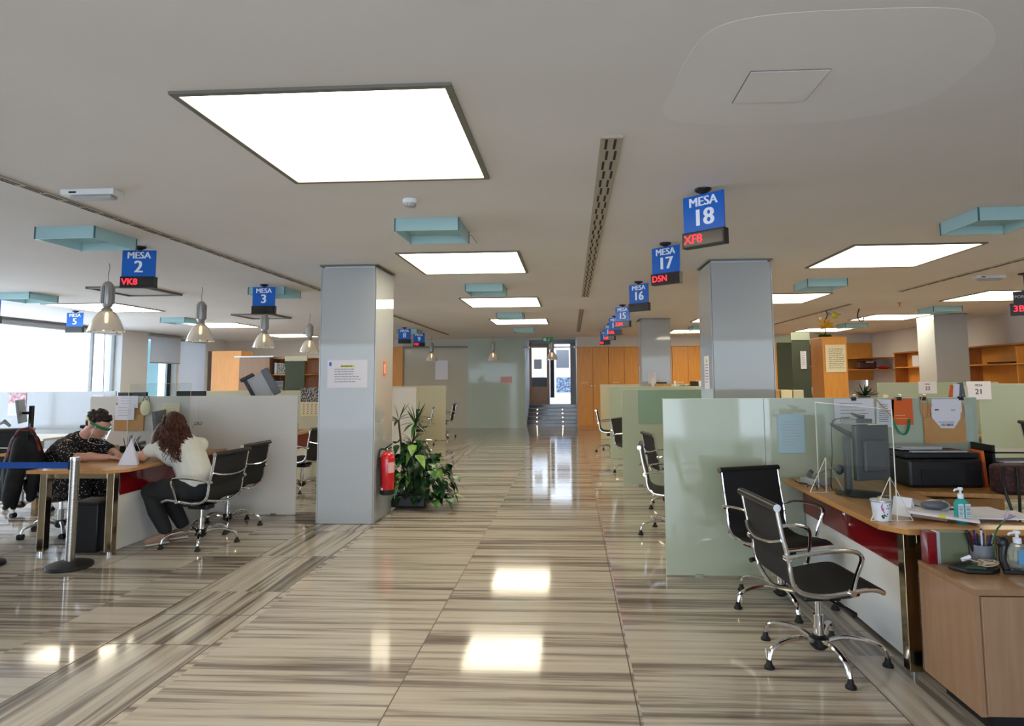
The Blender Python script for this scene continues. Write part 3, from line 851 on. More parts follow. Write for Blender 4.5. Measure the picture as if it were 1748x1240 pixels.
def chair_proto(name, label, wheels=False, back=0.845, metal='chrome'):
    t = thing(name, label, 'chair', (0, 0, 0), 0, 'black mesh swivel chairs')
    hw = 0.235
    prof = [(-0.305, back), (-0.28, back - 0.14), (-0.25, back - 0.27), (-0.245, 0.52), (-0.225, 0.455), (-0.165, 0.415), (-0.05, 0.405), (0.1, 0.425), (0.19, 0.43), (0.235, 0.415)]
    P = smoothpath([(0, y, z) for y, z in prof], 5)
    cut = 22
    for s_ in (-1, 1):
        MB().tube([(s_ * hw, p.y, p.z) for p in P], 0.0125, 8, flat=0.7).build_local('side_rail', metal, t, True)
    MB().ribbon([p + V((0, 0.004, 0.002)) for p in P[:cut + 1]], (1, 0, 0), hw - 0.008, 0.014).build_local('backrest', 'mesh', t, True)
    MB().ribbon([p + V((0, 0.002, 0.006)) for p in P[cut:]], (1, 0, 0), hw - 0.008, 0.016).build_local('seat', 'mesh', t, True)
    b = MB().cyl((-hw - 0.012, -0.31, back + 0.006), (hw + 0.012, -0.31, back + 0.006), 0.021, 12).build_local('top_bar', 'black', t, True)
    MB().cyl((-hw - 0.018, -0.31, back + 0.006), (-hw - 0.012, -0.31, back + 0.006), 0.02, 12).build_local('end_cap', metal, b, True)
    MB().cyl((hw + 0.012, -0.31, back + 0.006), (hw + 0.018, -0.31, back + 0.006), 0.02, 12).build_local('end_cap', metal, b, True)
    zz = back - 0.17
    MB().tube(smoothpath([(-hw, -0.285, zz + 0.01), (-hw * 0.6, -0.31, zz - 0.015), (0, -0.325, zz - 0.025), (hw * 0.6, -0.31, zz - 0.015), (hw, -0.285, zz + 0.01)], 4), 0.014, 8, flat=0.6).build_local('spreader', metal, t, True)
    MB().tube(smoothpath([(-hw, -0.23, 0.44), (0, -0.25, 0.4), (hw, -0.23, 0.44)], 5), 0.012, 8).build_local('spreader', metal, t, True)
    MB().cyl((-hw, 0.235, 0.415), (hw, 0.235, 0.415), 0.014, 10).build_local('front_bar', metal, t, True)
    for s_ in (-1, 1):
        a = smoothpath([(s_ * (hw + 0.012), -0.262, 0.6), (s_ * (hw + 0.045), -0.2, 0.622), (s_ * (hw + 0.05), -0.06, 0.638), (s_ * (hw + 0.05), 0.06, 0.636), (s_ * (hw + 0.045), 0.105, 0.6), (s_ * (hw + 0.02), 0.085, 0.5), (s_ * (hw + 0.012), 0.065, 0.42)], 5)
        ar = MB().tube(a, 0.0135, 8, flat=0.8).build_local('armrest', metal, t, True)
        MB().cyl((s_ * (hw - 0.01), -0.262, 0.6), (s_ * (hw + 0.026), -0.262, 0.6), 0.018, 10).build_local('bolt_cap', metal, ar, True)
        MB().cyl((s_ * (hw - 0.01), 0.065, 0.42), (s_ * (hw + 0.026), 0.065, 0.42), 0.016, 10).build_local('bolt_cap', metal, ar, True)
    MB().tube(smoothpath([(-hw, -0.06, 0.4), (-0.1, -0.03, 0.36), (0.1, -0.03, 0.36), (hw, -0.06, 0.4)], 4), 0.014, 8).tube(smoothpath([(-hw, 0.1, 0.415), (-0.1, 0.06, 0.36), (0.1, 0.06, 0.36), (hw, 0.1, 0.415)], 4), 0.014, 8).build_local('seat_bridge', 'black', t, True)
    m_ = MB().box(-0.055, -0.1, 0.315, 0.055, 0.11, 0.365).build_local('tilt_mechanism', 'black', t, bevel=0.012)
    MB().tube([(0.05, 0.02, 0.335), (0.2, 0.05, 0.33), (0.24, 0.055, 0.325)], 0.006, 6).tube([(0.2, 0.05, 0.33), (0.27, 0.06, 0.322)], [0.012, 0.016], 8).build_local('lever', 'black', m_, True)
    MB().cyl((0, 0, 0.2), (0, 0, 0.32), 0.016, 12).build_local('gas_piston', 'chrome', t, True)
    MB().cyl((0, 0, 0.09), (0, 0, 0.235), 0.027, 14).build_local('column', metal, t, True)
    MB().lathe([(0.03, 0.055), (0.05, 0.075), (0.052, 0.115), (0.03, 0.13)], n=20).build_local('hub', 'black', t, True)
    for i in range(5):
        a = i * 2 * PI / 5 - 0.03
        d = V((math.cos(a), math.sin(a), 0))
        pts = smoothpath([d * 0.04 + V((0, 0, 0.1)), d * 0.12 + V((0, 0, 0.125)), d * 0.23 + V((0, 0, 0.12)), d * 0.31 + V((0, 0, 0.092)), d * 0.33 + V((0, 0, 0.045))], 4)
        arm = MB().tube(pts, [0.019 - 0.006 * j / (len(pts) - 1) for j in range(len(pts))], 8, flat=0.75).build_local('base_leg', metal, t, True)
        f = d * 0.33
        if wheels:
            m = Matrix.Translation((f.x, f.y, 0)) @ Matrix.Rotation(a + 0.8, 4, 'Z')
            mb = MB()
            for q in (-0.016, 0.016):
                mb.tube([m @ V((0, q - 0.011, 0.026)), m @ V((0, q + 0.011, 0.026))], 0.026, 14)
            mb.add(*hood(m)).build_local('caster', 'rubber', arm, True)
        else:
            MB().lathe([(0.027, 0.0), (0.027, 0.01), (0.017, 0.022), (0.012, 0.045)], f, 14).build_local('foot_glide', 'rubber', arm, True)
    return t


def hood(m):
    b = MB().box(-0.02, -0.004, 0.02, 0.02, 0.004, 0.056, m)
    return b.v, b.f


def place(proto, first, loc, rz, label, group=None):
    if first:
        proto.location = loc; proto.rotation_euler = (0, 0, rz); proto['label'] = label
        return proto
    return dup(proto, loc, rz, label, group)


visitor = chair_proto('visitor_chair', '')
W1 = place(visitor, True, (-3.5, 6.03, 0), math.radians(82), 'black mesh chrome armchair on which the curly haired woman sits')
place(visitor, False, (1.32, 3.70, 0), math.radians(-84), 'nearest empty black mesh chair with chrome arms, drawn up to the right desk')
place(visitor, False, (1.39, 4.56, 0), math.radians(-160), 'empty black mesh chair turned toward the camera beside the right glass partition')
place(visitor, False, (-3.62, 6.72, 0), math.radians(84), 'empty black mesh chair just behind the curly haired woman')
place(visitor, False, (0.98, 6.5, 0), math.radians(-98), 'black mesh chair half hidden behind the nearest right partition, seen edge on')
place(visitor, False, (1.2, 7.85, 0), math.radians(-80), 'black mesh chair with only its base showing past the nearest right partition')
place(visitor, False, (1.0, 10.55, 0), math.radians(-120), 'black mesh chair between the second and third right partitions')
place(visitor, False, (0.82, 13.6, 0), math.radians(-95), 'distant black chair before the farthest right partition')
place(visitor, False, (-3.75, 8.9, 0), math.radians(75), 'black mesh chair in the gap left of the pillar before the calendar')
place(visitor, False, (-3.7, 13.9, 0), math.radians(60), 'black mesh chair seen behind the tall plant leaves')
place(visitor, False, (-3.5, 14.8, 0), math.radians(100), 'second black mesh chair seen behind the tall plant leaves')
place(visitor, False, (-3.4, 17.0, 0), math.radians(90), 'distant chair half hidden by the farthest left partition')

staff = chair_proto('office_chair', '', wheels=True, back=0.97, metal='alu')
K1 = place(staff, True, (-5.17, 6.38, 0), math.radians(-45), 'wheeled office chair of the clerk, its back covered by a black jacket')
place(staff, False, (5.5, 7.62, 0), math.radians(-92), 'black office chair at the right edge before the MESA 21 partition')
place(staff, False, (-6.45, 7.35, 0), math.radians(14), 'empty office chair at the left edge beyond the blue belt')
place(staff, False, (-5.72, 7.9, 0), math.radians(5), 'empty office chair whose top shows between the jacket and the dotted blouse')

# ================================================================== DESKS
def chrome_frame(t, x0, x1, y, zt, m='bronze', w_=0.065):
    for x in (x0, x1):
        l = MB().box(x - w_ / 2, y - w_ / 2, 0.03, x + w_ / 2, y + w_ / 2, zt).build('leg', m, t, smooth=False, bevel=0.003)
        MB().cyl((x, y, 0), (x, y, 0.03), 0.02, 12).build('levelling_foot', 'chrome', l)
    MB().box(x0 + w_ / 2, y - w_ / 2, zt - 0.05, x1 - w_ / 2, y + w_ / 2, zt).build('rail', m, t, smooth=False, bevel=0.003)


D1 = thing('desk', 'beech desk with bronze legs and dark red panel where the two women sit', 'desk', (-4.35, 6.3, 0))
MB().prism([(-4.78, 5.48), (-4.05, 5.48), (-3.93, 5.62), (-3.93, 7.24), (-4.78, 7.24)], 0.715, 0.745).build('desktop', 'desk', D1, smooth=False, bevel=0.003)
chrome_frame(D1, -4.69, -4.07, 5.6, 0.712)
MB().box(-4.1, 5.66, 0.02, -4.08, 7.2, 0.52).build('modesty_panel', 'white', D1, smooth=False)
MB().box(-4.085, 5.7, 0.5, -4.07, 7.2, 0.7).build('red_panel', 'red', D1, smooth=False)['label'] = 'glossy dark red strip'
MB().prism([(-6.2, 6.75), (-4.78, 6.75), (-4.78, 7.24), (-6.2, 7.24)], 0.715, 0.745).build('return_top', 'desk', D1, smooth=False)
MB().box(-6.15, 7.15, 0, -6.1, 7.2, 0.715).build('leg', 'bronze', D1, smooth=False)

D2 = thing('desk', 'beech desk at the right with dark red strip, white panel and chrome leg', 'desk', (2, 4.3, 0))
MB().prism([(1.60, 5.13), (1.60, 3.56), (1.69, 3.44), (2.42, 3.44), (2.26, 4.0), (2.28, 4.72), (2.28, 5.13)], 0.715, 0.745).build('desktop', 'desk', D2, smooth=False, bevel=0.003)
MB().prism([(2.28, 4.62), (3.7, 4.30), (3.7, 5.13), (2.28, 5.13)], 0.705, 0.735).build('return_top', 'desk', D2, smooth=False, bevel=0.003)
chrome_frame(D2, 1.72, 2.6, 3.52, 0.712, m='bronze')
MB().box(1.77, 3.56, 0.02, 1.79, 5.12, 0.5).build('modesty_panel', 'white', D2, smooth=False)
MB().box(1.755, 3.56, 0.49, 1.77, 5.12, 0.705).build('red_panel', 'red', D2, smooth=False)['label'] = 'glossy dark red strip'
for x in (2.32, 3.6):
    MB().box(x, 5.05, 0, x + 0.05, 5.1, 0.705).build('leg', 'bronze', D2, smooth=False)
MB().box(2.55, 4.75, 0.06, 3.0, 5.1, 0.66).build('drawer_pedestal', 'desk', D2, smooth=False, bevel=0.003)

# low maple cabinet at the right edge
t = thing('low_cabinet', 'pale maple low cabinet at the right edge holding pens and bottles', 'cabinet', (2.3, 3.15, 0))
MB().box(1.70, 2.93, 0.585, 3.0, 3.38, 0.61).build('cabinet_top', 'mapleedge', t, smooth=False, bevel=0.002)
MB().box(1.70, 2.935, 0.09, 1.722, 3.375, 0.585).build('side_panel', 'maple', t, smooth=False)
MB().box(1.722, 2.94, 0.09, 2.98, 3.375, 0.584).build('body', 'maple', t, smooth=False)
MB().box(1.724, 2.922, 0.1, 2.36, 2.94, 0.582).build('door', 'maple', t, smooth=False, bevel=0.002)
MB().box(2.364, 2.922, 0.1, 2.98, 2.94, 0.582).build('door', 'maple', t, smooth=False, bevel=0.002)
MB().box(1.78, 2.99, 0, 2.95, 3.34, 0.09).build('plinth', 'black', t, smooth=False)

# further desks down both sides
def back_desk(x0, x1, y0, y1, label, panel_x):
    t = thing('desk', label, 'desk', ((x0 + x1) / 2, (y0 + y1) / 2, 0))
    MB().box(x0, y0, 0.715, x1, y1, 0.745).build('desktop', 'desk', t, smooth=False, bevel=0.003)
    MB().box(panel_x, y0 + 0.1, 0.02, panel_x + 0.02, y1 - 0.02, 0.5).build('modesty_panel', 'white', t, smooth=False)
    MB().box(panel_x - 0.01, y0 + 0.1, 0.5, panel_x + 0.025, y1 - 0.02, 0.7).build('red_panel', 'red', t, smooth=False)
    for x in (x0 + 0.06, x1 - 0.06):
        MB().box(x - 0.03, y0 + 0.05, 0, x + 0.03, y0 + 0.11, 0.714).build('leg', 'bronze', t, smooth=False)
    return t
back_desk(1.6, 2.35, 7.6, 9.27, 'second desk on the right, mostly hidden behind the nearest partition', 1.76)
back_desk(1.6, 2.35, 10.7, 12.27, 'third desk on the right between milky partitions', 1.76)
back_desk(-4.9, -4.0, 8.5, 10.07, 'desk before the calendar, seen in the gap left of the pillar', -4.1)
back_desk(-4.9, -4.0, 14.3, 15.95, 'desk behind the tall plant, left of the corridor', -4.1)
back_desk(4.36, 5.9, 8.62, 9.28, 'desk below the MESA 22 sheet', 4.8)

# belt stanchions and blue belt
def stanchion(x, y, label):
    t = thing('stanchion', label, 'stanchion', (x, y, 0))
    MB().lathe([(0.165, 0.0), (0.17, 0.008), (0.165, 0.03), (0.13, 0.043), (0.05, 0.05), (0.04, 0.052)], (x, y, 0), 36).build('base', 'rubber', t)
    MB().lathe([(0.0345, 0.045), (0.0345, 0.875)], (x, y, 0), 28).build('post', 'brushed', t)
    MB().lathe([(0.036, 0.865), (0.037, 0.885), (0.036, 0.892), (0.0, 0.893)], (x, y, 0), 28).build('head_cap', 'chrome', t)
    MB().box(x - 0.045, y - 0.02, 0.79, x - 0.03, y + 0.02, 0.865).build('belt_clip', 'black', t, smooth=False)
    return t
stanchion(-4.13, 5.22, 'brushed steel belt post on a black disc at the left')
stanchion(-4.90, 5.22, 'belt post at the far left edge, only its black base showing')
o = MB().box(-4.86, 5.217, 0.80, -4.17, 5.223, 0.85).build('queue_belt', 'bluebelt', smooth=False)
tag(o, 'taut blue queue belt stretched between the posts at the left', 'barrier belt')

# waste bin under the left desk
t = thing('waste_bin', 'tall black waste bin under the left desk behind the steel post', 'waste bin', (-4.38, 5.78, 0))
MB().prism([(-4.5, 5.66), (-4.24, 5.66), (-4.24, 5.92), (-4.5, 5.92)], 0, 0.42).build('bin_body', 'black', t, bevel=0.01)
MB().box(-4.505, 5.655, 0.42, -4.235, 5.925, 0.44).build('rim', 'black', t, smooth=False)
# ================================================================== THINGS ON PILLARS AND SCREENS
P = sheet_of_paper
t = P('notice', 'white printed notice with a yellow highlighted heading taped on the left pillar', (-2.405, 6.826, 1.582), 0.44, 0.30, lines=6, seed=3, top=0.66, start=0.03)
MB().box(-0.2, -0.0022, 0.085, -0.175, -0.001, 0.125).build_local('logo', 'blue', t)
MB().box(-0.075, -0.0022, 0.072, 0.075, -0.001, 0.092).build_local('heading', 'yellow', t)
mb = MB(); x = -0.07
for i, l in enumerate((0.03, 0.02, 0.035, 0.02, 0.02)):
    mb.box(x, -0.0028, 0.077, x + l - 0.006, -0.0022, 0.087); x += l
mb.build_local('heading_text', 'ink', t)
t = thing('wall_sign', 'small red vertical sign on the side of the left pillar above the extinguisher', 'sign', (-2.095, 7.16, 1.63))
MB().box(-2.1, 7.12, 1.56, -2.092, 7.20, 1.72).build('sign_plate', 'orangepaper', t, smooth=False)
MB().box(-2.0922, 7.145, 1.585, -2.091, 7.165, 1.69).build('pictogram', 'signwhite', t, smooth=False)
t = P('notice', 'tall white notice with a yellow mark on the left face of the right pillar', (1.477, 7.15, 1.57), 0.26, 0.36, rz=-PI / 2, lines=7, seed=5, top=0.72)
MB().box(-0.03, -0.0022, 0.11, 0.04, -0.001, 0.14).build_local('logo', 'yellow', t)
P('notice', 'small price list sheet on the front of the farther right pillar', (1.7, 13.745, 1.52), 0.17, 0.26, lines=6, seed=6, top=0.95)
P('notice', 'narrow white strip notice on the left edge of the farther right pillar', (1.466, 14.0, 1.55), 0.1, 0.42, rz=-PI / 2, lines=3, seed=8)
t = P('notice', 'faded pink notice taped on the green frosted glass wall', (-2.02, YB - 0.045, 1.48), 0.36, 0.2, lines=4, seed=9, m='pink')
o = MB().box(-4.25, YB + 0.005, 1.5, -3.85, YB + 0.015, 2.1).build('sheet', 'paper', smooth=False); tag(o, 'large white sheet on the beige frosted glass wall', 'sheet')

# papers on the nearest right partition
yP = 5.134
P('notice', 'pale blue sheet taped on the nearest right glass partition', (1.69, yP, 1.08), 0.205, 0.295, m='paperblue', lines=9, seed=11, inkm='lightgrey')
P('notice', 'white landscape sheet clipped on top of the nearest right partition, above the monitor', (2.17, yP, 1.25), 0.3, 0.19, lines=5, seed=12, start=-0.0, lw=0.7)
P('notice', 'white list hanging askew beside the orange sheet', (2.40, yP - 0.004, 1.235), 0.13, 0.21, lines=10, seed=13, roll=0.06)
P('notice', 'bright orange sheet clipped on the right partition', (2.53, yP - 0.004, 1.245), 0.155, 0.2, m='orangepaper', lines=2, seed=14, inkm='cream', top=0.35)
def clip(x, y, z, label):
    t = thing('binder_clip', label, 'clip', (x, y, z))
    MB().prism([(-0.018, -0.011), (0.018, -0.011), (0.018, 0.032), (-0.018, 0.032)], -0.02, 0.008, None).build_local('clip_body', 'black', t, bevel=0.002)
    MB().tube([(-0.008, -0.012, -0.005), (-0.01, -0.02, 0.025), (0.01, -0.02, 0.025), (0.008, -0.012, -0.005)], 0.0015, 5).build_local('wire_handle', 'chrome', t, True)
clip(2.17, 5.136, 1.35, 'black binder clip above the landscape sheet on the right partition')
clip(2.51, 5.136, 1.35, 'black binder clip holding the orange sheet')
clip(2.69, 5.136, 1.35, 'black binder clip behind the brown elastic loop')
clip(2.97, 5.136, 1.35, 'black binder clip over the kraft envelope')
t = thing('envelope', 'open kraft envelope with white papers clipped on the right partition', 'envelope', (2.84, yP - 0.006, 1.0))
MB().prism([(2.68, 5.118), (2.985, 5.118), (2.985, 5.128), (2.68, 5.128)], 1.005, 1.2).build('pocket', 'kraft', t, smooth=False)
MB().box(2.68, 5.129, 1.2, 2.985, 5.132, 1.31).build('back_sheet', 'kraft', t, smooth=False)
s_ = MB().prism([(-0.105, 0.06), (-0.105, -0.02), (-0.04, -0.1), (0.055, -0.1), (0.105, -0.03), (0.115, 0.06)], -0.001, 0.001, facing((2.84, 5.112, 1.22), 0)).build('card', 'paper', t, smooth=False)
mb = MB()
rnd = random.Random(4)
for i in range(12):
    mb.box(2.80 + i * 0.008, 5.1095, 1.135, 2.80 + i * 0.008 + rnd.uniform(0.002, 0.005), 5.1105, 1.155)
mb.box(2.78, 5.1095, 1.165, 2.9, 5.1105, 1.168).box(2.76, 5.1095, 1.255, 2.79, 5.1105, 1.263).box(2.88, 5.1095, 1.255, 2.91, 5.1105, 1.259)
mb.build('print', 'ink', s_, smooth=False)
o = MB().box(2.75, 5.1285, 1.24, 2.97, 5.1315, 1.34).build('sheet', 'paper', smooth=False); tag(o, 'white sheet tucked behind the kraft envelope on the right partition', 'sheet')
o = MB().tube([(2.69 + 0.03 * math.cos(a), 5.115, 1.28 + 0.085 * math.sin(a)) for a in [i * 2 * PI / 24 for i in range(24)]], 0.004, 6, closed=True).build('elastic_loop', 'kraft'); tag(o, 'brown elastic loop hanging from a clip on the right partition', 'loop')
t = thing('lanyard', 'green and beige strap hung beside the acrylic screen below the orange sheet', 'strap', (2.45, 5.1, 1.05))
MB().ribbon(smoothpath([(2.44, 5.10, 1.2), (2.455, 5.09, 1.13), (2.49, 5.08, 1.08), (2.53, 5.085, 1.09), (2.56, 5.10, 1.15), (2.57, 5.11, 1.19)], 5), (0, 1, 0), 0.008, 0.012).build('green_band', 'greenplastic', t)
MB().ribbon(smoothpath([(2.33, 5.12, 1.345), (2.39, 5.11, 1.27), (2.44, 5.1, 1.2)], 4), (0, 1, 0), 0.005, 0.004).build('beige_strap', 'kraft', t)
o = MB().box(2.99, 5.1305, 1.0, 3.05, 5.1345, 1.29).build('sheet', 'walglass', smooth=False); tag(o, 'grey green translucent sleeve at the right end of the partition', 'sheet')

# number sheets on the rear partitions
def mesa_sheet(x, y, z, w_, h_, num, label):
    t = P('notice', label, (x, y, z), w_, h_)
    text_mesh('MESA', h_ * 0.17, facing((0, -0.0015, h_ * 0.28), 0), 0.0006, 0.0003).build_local('lettering', 'ink', t)
    text_mesh(num, h_ * 0.42, facing((0, -0.0015, -h_ * 0.08), 0), 0.0015, 0.0003).build_local('numeral', 'ink', t)
mesa_sheet(4.94, 9.29, 1.352, 0.25, 0.165, '22', 'white sheet reading MESA 22 on the rear right partition')
mesa_sheet(5.08, 8.39, 1.33, 0.295, 0.225, '21', 'white sheet reading MESA 21 on the partition at the right edge')
t = P('notice', 'blue headed white sheet on the left rear partition', (-7.5, 9.893, 1.15), 0.17, 0.32, lines=8, seed=20, inkm='blue')
P('picture', 'red photo print pinned on the far left partition at the frame edge', (-8.85, 9.893, 1.26), 0.3, 0.16, m='redphoto', cat='picture')
P('notice', 'white sheet below the red photo print on the far left partition', (-8.85, 9.893, 1.08), 0.3, 0.2, lines=5, seed=22, inkm='lightgrey')

# ================================================================== RIGHT DESK OBJECTS  (top at z 0.745)
ZT = 0.746
def acrylic_screen(pA, pB, z0, z1, feet, label):
    """upright clear sheet between two floor points with triangular acrylic feet"""
    A, B = V((*pA, 0)), V((*pB, 0))
    t = thing('acrylic_screen', label, 'screen', ((A.x + B.x) / 2, (A.y + B.y) / 2, ZT))
    d = (B - A).normalized(); n = V((-d.y, d.x, 0)) * 0.002
    pol = [A + n, B + n, B - n, A - n]
    MB().prism([(p.x, p.y) for p in pol], z0, z1).build('clear_sheet', 'clear', t, smooth=False)
    MB().tube([(A.x, A.y, z0), (A.x, A.y, z1)], 0.0028, 5).tube([(A.x, A.y, z1), (B.x, B.y, z1)], 0.0018, 5).tube([(B.x, B.y, z0), (B.x, B.y, z1)], 0.002, 5).build('bright_edge', 'clearedge', t)
    nn = V((-d.y, d.x, 0))
    for f in feet:
        c = A + d * f
        q = [c + nn * 0.11, c - nn * 0.11]
        ap = V((c.x, c.y, z0 + 0.22))
        mb = MB()
        mb.tube([V((q[0].x, q[0].y, ZT + 0.003)), ap, V((q[1].x, q[1].y, ZT + 0.003))], 0.003, 5)
        mb.tube([V((q[0].x, q[0].y, ZT + 0.003)), V((q[1].x, q[1].y, ZT + 0.003))], 0.002, 5)
        mb.tube([V((c.x, c.y, ZT + 0.003)) + d * 0.012, ap], 0.003, 5)
        mb.build('support_foot', 'clearedge', t)
    return t
acrylic_screen((1.70, 3.56), (1.69, 4.62), ZT + 0.01, 1.34, (0.06, 0.92), 'clear acrylic protective screen with A shaped feet on the right desk')
acrylic_screen((-4.36, 6.16), (-4.36, 7.2), ZT + 0.01, 1.49, (0.1, 0.9), 'clear acrylic protective screen standing between the two women')

# monitor on arm stand with webcam and scanner
t = thing('monitor', 'monitor turned away on a post with a round base, behind the acrylic screen', 'monitor', (1.86, 4.45, ZT))
MB().lathe([(0.15, 0), (0.15, 0.008), (0.05, 0.018), (0.0, 0.02)], (1.88, 4.42, ZT), 28).build('round_base', 'black', t)
MB().box(1.835, 4.50, ZT + 0.015, 1.87, 4.56, 1.12).build('post', 'greyplastic', t, smooth=False, bevel=0.006)
m = Matrix.Translation((2.02, 4.55, 0.99)) @ Matrix.Rotation(0.35, 4, 'Z')
MB().box(-0.14, -0.02, -0.17, 0.14, 0.018, 0.2, m).build('screen_housing', 'greyplastic', t, smooth=False, bevel=0.008)
MB().box(-0.09, -0.045, -0.11, 0.09, -0.02, 0.1, m).build('rear_bulge', 'greyplastic', t, smooth=False, bevel=0.01)
MB().tube([(1.74, 4.5, 1.2), (1.83, 4.52, 1.15), (1.95, 4.54, 1.09)], [0.011, 0.016, 0.02], 10).build('arm', 'greyplastic', t)
t = thing('document_camera', 'small grey scanner camera perched on top of the turned monitor', 'scanner', (1.95, 4.54, 1.19))
MB().prism([(-0.09, -0.04), (0.09, -0.04), (0.09, 0.05), (-0.09, 0.05)], 0, 0.03, Matrix.Translation((1.92, 4.52, 1.205))).build('body', 'greyplastic', t, bevel=0.006)
MB().tube([(1.88, 4.5, 1.27), (1.93, 4.5, 1.25), (1.96, 4.5, 1.245)], [0.008, 0.015, 0.018], 8).build('lens_head', 'greyplastic', t)
MB().prism([(-0.04, -0.03), (0.05, -0.03), (0.06, 0.03), (-0.03, 0.03)], 0, 0.035, Matrix.Translation((1.85, 4.5, 1.195))).build('side_block', 'lightgrey', t, bevel=0.004)
t = thing('cable', 'thin black cable hanging from the monitor arm down to the desk', 'cable', (1.74, 4.5, ZT))
MB().tube(smoothpath([(1.87, 4.5, 1.24), (1.8, 4.49, 1.235), (1.745, 4.49, 1.2), (1.742, 4.5, 1.0), (1.735, 4.52, 0.85), (1.75, 4.55, 0.76), (1.8, 4.6, 0.752)], 5), 0.003, 5).build('cable_run', 'black', t)
t = thing('telephone', 'grey desk telephone with a handset at the rear of the right desk', 'telephone', (1.72, 4.85, ZT))
MB().prism([(-0.07, -0.08), (0.07, -0.08), (0.07, 0.08), (-0.07, 0.08)], 0, 0.05, Matrix.Translation((1.74, 4.82, ZT)) @ Matrix.Rotation(0.3, 4, 'Z')).build('base', 'lightgrey', t, bevel=0.01)
MB().tube([(1.68, 4.76, 0.82), (1.71, 4.82, 0.84), (1.74, 4.9, 0.82)], [0.02, 0.013, 0.02], 8).build('handset', 'greyplastic', t)
t = thing('cable', 'tangle of black cables on the right desk near the telephone', 'cable', (1.66, 4.95, ZT))
rnd = random.Random(2)
for k in range(3):
    MB().tube(smoothpath([(1.62 + 0.05 * k + rnd.uniform(-.03, .03), 4.95 + rnd.uniform(-.1, .1) - 0.08 * j, ZT + 0.006 + 0.02 * (j % 2)) for j in range(5)], 5), 0.004, 5).build('cable_run', 'black', t)
t = thing('webcam', 'dark webcam on a bendy arm behind the monitor post', 'webcam', (1.78, 4.62, ZT))
MB().tube([(1.7, 4.7, 0.83), (1.76, 4.66, 0.87), (1.82, 4.62, 0.885)], 0.004, 6).build('bendy_arm', 'greyplastic', t)
MB().sphere((1.83, 4.61, 0.88), (0.03, 0.02, 0.035), 12, 8).build('camera_head', 'greyplastic', t)
t = thing('coaster_dish', 'small white dish with a dark pad beside the round monitor base', 'dish', (1.99, 4.3, ZT))
MB().lathe([(0.05, 0), (0.08, 0.006), (0.085, 0.014), (0.0, 0.012)], (1.99, 4.22, ZT), 24).build('dish', 'cream', t)

# printer on the return
t = thing('printer', 'black multifunction printer on the return of the right desk', 'printer', (2.62, 4.93, 0.736))
MB().box(2.36, 4.74, 0.736, 2.87, 5.1, 0.93).build('body', 'black', t, smooth=False, bevel=0.02)
MB().prism([(2.36, 4.78), (2.87, 4.78), (2.85, 5.1), (2.38, 5.1)], 0.93, 0.975).build('scanner_lid', 'black', t, bevel=0.012)
MB().box(2.42, 4.80, 0.974, 2.8, 4.84, 0.982).build('control_strip', 'lightgrey', t, smooth=False)
MB().box(2.44, 4.735, 0.76, 2.74, 4.742, 0.86).build('output_slot', 'rubber', t, smooth=False)
mb = MB()
for i in range(4):
    mb = MB(); mb.cyl((2.80 + (i % 2) * 0.03, 4.738, 0.9 - (i // 2) * 0.03), (2.80 + (i % 2) * 0.03, 4.732, 0.9 - (i // 2) * 0.03), 0.006, 10)
    mb.build('button', 'chrome', t)
t = thing('paper_tray', 'stack of papers lying on top of the black printer', 'papers', (2.55, 4.98, 0.976))
MB().cbox((2.52, 4.98, 0.99), (0.3, 0.2, 0.012), 0.06).cbox((2.54, 4.99, 1.0), (0.28, 0.2, 0.008), -0.05).build('sheet_stack', 'lightgrey', t, smooth=False)
t = thing('folder', 'narrow orange folder leaning at the right side of the printer', 'folder', (2.91, 4.9, 0.736))
MB().cbox((2.905, 4.86, 0.86), (0.022, 0.14, 0.25), 0, 0, -0.08).build('cover', 'orangepaper', t, smooth=False)
t = thing('tape_roll_pack', 'small clear plastic pack at the foot of the orange folder', 'pack', (2.95, 4.75, 0.736))
MB().box(2.93, 4.72, 0.736, 3.04, 4.78, 0.775).build('pack_body', 'label', t, smooth=False, bevel=0.01)
t = thing('letter_tray', 'black desk trays with papers behind the woven bag at the right edge', 'tray', (3.2, 4.98, 0.736))
for i in range(3):
    MB().box(3.0, 4.85, 0.80 + i * 0.08, 3.42, 5.1, 0.812 + i * 0.08).build('tray_shelf', 'black', t, smooth=False)
MB().box(3.0, 4.85, 0.736, 3.02, 5.1, 1.02).build('tray_side', 'black', t, smooth=False)
MB().box(3.4, 4.85, 0.736, 3.42, 5.1, 1.02).build('tray_side', 'black', t, smooth=False)
MB().cbox((3.2, 4.93, 0.903), (0.3, 0.2, 0.012), 0.1).build('paper_stack', 'paper', t, smooth=False)
t = thing('woven_bag', 'dark red woven bag with a strap standing on the desk return at the right', 'bag', (2.95, 4.5, 0.736))
MB().prism([(2.80, 4.44), (3.15, 4.38), (3.15, 4.55), (2.80, 4.6)], 0.737, 0.93).build('bag_body', 'wick', t, bevel=0.03)
MB().tube(smoothpath([(2.80, 4.42, 0.92), (2.77, 4.38, 0.8), (2.79, 4.33, 0.6), (2.81, 4.34, 0.5), (2.84, 4.36, 0.6), (2.86, 4.38, 0.8), (2.88, 4.42, 0.92)], 5), 0.009, 6).build('strap', 'black', t)

